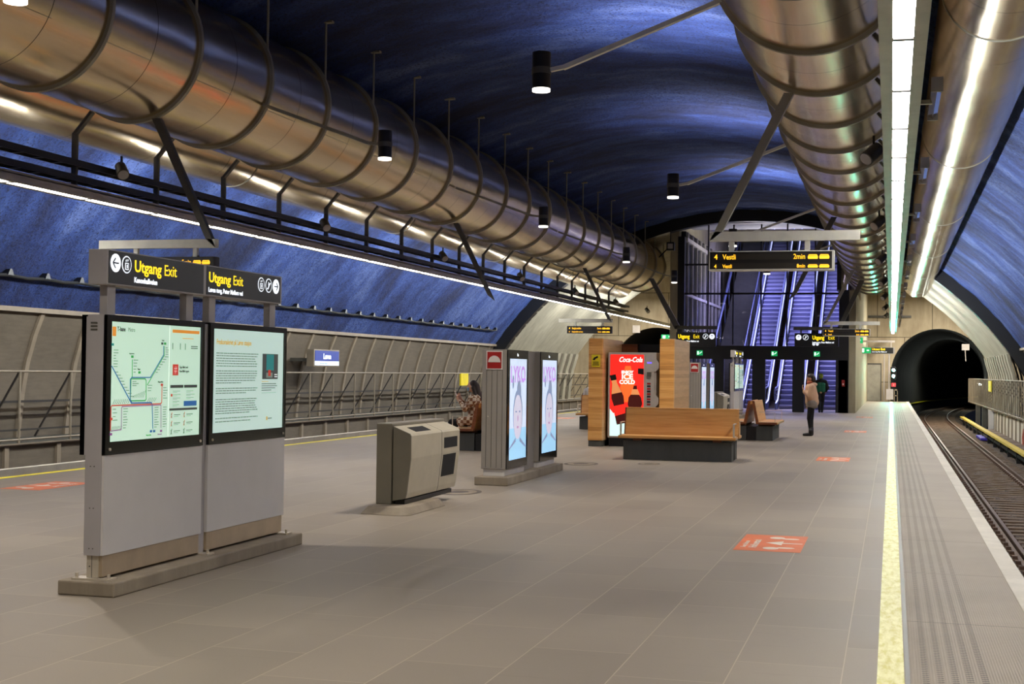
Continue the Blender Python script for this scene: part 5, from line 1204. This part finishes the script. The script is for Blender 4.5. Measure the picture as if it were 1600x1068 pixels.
T.p('short_hair', MB().ell((mx, my-.008, 1.395), (.094, .104, .098)).ell((mx, my-.04, 1.35), (.08, .075, .09)), m_hair_r, smooth='all')

# woman in beige jacket walking to the left
px_, py_ = -2.06, 37.6
T = Thing('person', 'walking person in beige puffer jacket, black tights and ankle boots', 'person', (px_, py_, 0))
def W(x, y, z): return (px_-y, py_+x, z)      # local y = walking direction (-X), x = sideways
hc = W(0, .03, 1.54); body = MB(); head(body, hc, (-1, 0, 0)); body.cap(W(0, 0, 1.44), W(0, -.01, 1.36), .05, .055).cap(W(0, 0, 1.24), W(0, 0, .92), .125, .13)
for s_ in (-1, 1):
    body.cap(W(s_*.16, -.01, 1.32), W(s_*.20, .02 if s_ < 0 else -.1, 1.06), .05, .04)
    wr = (-.13, .20, 1.22) if s_ < 0 else (.17, .08, .86)
    body.cap(W(s_*.20, .02 if s_ < 0 else -.1, 1.06), W(*wr), .04, .028); dd = Vector((0-.0, 0, 1)) if s_ < 0 else Vector((-.3, 0, -1)); hand(body, W(*wr), (-.3, 0, 1) if s_ < 0 else (-.2, 0, -1), (1, 0, .2) if s_ < 0 else (0, -1, 0), 1)
    fy = .06 if s_ < 0 else -.06
    kn = W(s_*.07, .05 if s_ < 0 else -.0, .47); an = W(s_*.06, .0+fy*.2, .09)
    body.cap(W(s_*.09, 0, .88), kn, .085, .055); body.cap(kn, an, .052, .035); body.cap(W(s_*.06, fy*.2, .07), W(s_*.06, fy*.2+.14, .04), .04, .028)
bo = T.p('body', body, m_skin, smooth='all'); remesh(bo, .010); face_marks(T, hc, (-1, 0, 0), bo)
jk = MB().cap(W(0, .02, 1.26), W(0, -.02, .92), .16, .185).cap(W(-.1, 0, 1.30), W(.1, 0, 1.30), .10, .10)
for s_ in (-1, 1):
    e = W(s_*.21, .02 if s_ < 0 else -.1, 1.06); wr = W(-.14, .17, 1.18) if s_ < 0 else W(.18, .05, .90)
    jk.cap(W(s_*.17, -.01, 1.31), e, .09, .08).cap(e, wr, .078, .055)
jk.ell(W(0, -.04, 1.38), (.12, .12, .06))
o = T.p('beige_jacket', jk, m_beige, smooth='all'); remesh(o, .014)
o = T.p('grey_hem', MB().cap(W(-.05, -.02, .88), W(.05, -.02, .88), .155, .155).ell(W(0, -.02, .80), (.16, .19, .07)), m_greyc, smooth='all'); remesh(o, .014)
tr = MB()
for s_ in (-1, 1):
    fy = .06 if s_ < 0 else -.06; kn = W(s_*.07, .05 if s_ < 0 else 0, .47); tr.cap(W(s_*.08, 0, .84), kn, .092, .062).cap(kn, W(s_*.06, fy*.2, .14), .058, .042)
o = T.p('black_tights', tr, m_blackc, smooth='all'); remesh(o, .012)
for s_ in (-1, 1):
    fy = (.06 if s_ < 0 else -.06)*.2; T.p('ankle_boot', MB().cap(W(s_*.06, fy, .20), W(s_*.06, fy, .07), .052, .05).cap(W(s_*.06, fy, .055), W(s_*.06, fy+.17, .038), .05, .035), m_boot, smooth='all')
T.p('dark_hair', MB().ell(W(0, .018, 1.592), (.102, .092, .082)).ell(W(0, -.05, 1.52), (.07, .085, .10)), m_hair_d, smooth='all')
T.p('rust_scarf', MB().ell(W(0, .03, 1.425), (.10, .10, .06)), m_redscarf, smooth='all')

# person entering the escalator doorway, seen from behind
px_, py_ = -2.92, 60.6
T = Thing('person', 'person in black and green jacket and lime hat walking to the escalators', 'person', (px_, py_, 0))
def W(x, y, z): return (px_+x, py_+y, z)
hc = W(0, .02, 1.55); body = MB(); head(body, hc, (0, 1, 0)); body.cap(W(0, 0, 1.44), W(0, 0, 1.36), .05, .055).cap(W(0, 0, 1.24), W(0, 0, .94), .14, .13)
for s_ in (-1, 1):
    body.cap(W(s_*.18, 0, 1.34), W(s_*.26, -.02, 1.08), .05, .04).cap(W(s_*.26, -.02, 1.08), W(s_*.20, .08, .92), .04, .03); hand(body, W(s_*.20, .08, .92), (-s_*.4, .5, -.6), (0, 1, 0), s_)
    yk = .12 if s_ > 0 else -.02
    body.cap(W(s_*.08, 0, .9), W(s_*.07, yk, .48), .085, .055).cap(W(s_*.07, yk, .48), W(s_*.05, yk-.08, .09), .052, .035).cap(W(s_*.05, yk-.08, .07), W(s_*.05, yk+.06, .04), .04, .028)
bo = T.p('body', body, m_skin, smooth='all'); remesh(bo, .012); face_marks(T, hc, (0, 1, 0), bo)
jk = MB().cap(W(-.06, 0, 1.20), W(-.05, 0, 1.0), .17, .16).cap(W(.06, 0, 1.20), W(.05, 0, 1.0), .17, .16); o = T.p('green_jacket', jk, m_greenc, smooth='all'); remesh(o, .014)
jk = MB().cap(W(-.12, 0, 1.32), W(.12, 0, 1.32), .12, .12)
for s_ in (-1, 1): jk.cap(W(s_*.18, 0, 1.33), W(s_*.27, -.02, 1.08), .09, .08).cap(W(s_*.27, -.02, 1.08), W(s_*.21, .06, .95), .075, .06)
jk.ell(W(0, 0, 1.43), (.10, .10, .06)); o = T.p('black_yoke', jk, m_blackc, smooth='all'); remesh(o, .014)
tr = MB()
for s_ in (-1, 1):
    yk = .12 if s_ > 0 else -.02; tr.cap(W(s_*.08, 0, .90), W(s_*.07, yk, .48), .105, .075).cap(W(s_*.07, yk, .48), W(s_*.05, yk-.08, .12), .072, .055)
o = T.p('black_trousers', tr, m_blackc, smooth='all'); remesh(o, .014)
for s_ in (-1, 1):
    yk = .12 if s_ > 0 else -.02; T.p('shoe', MB().cap(W(s_*.05, yk-.08, .06), W(s_*.05, yk+.08, .045), .05, .04), m_boot, smooth='all')
T.p('lime_hat', MB().ell(W(0, 0, 1.60), (.10, .105, .10)).ell(W(0, -.03, 1.52), (.085, .085, .07)), m_lime, smooth='all')
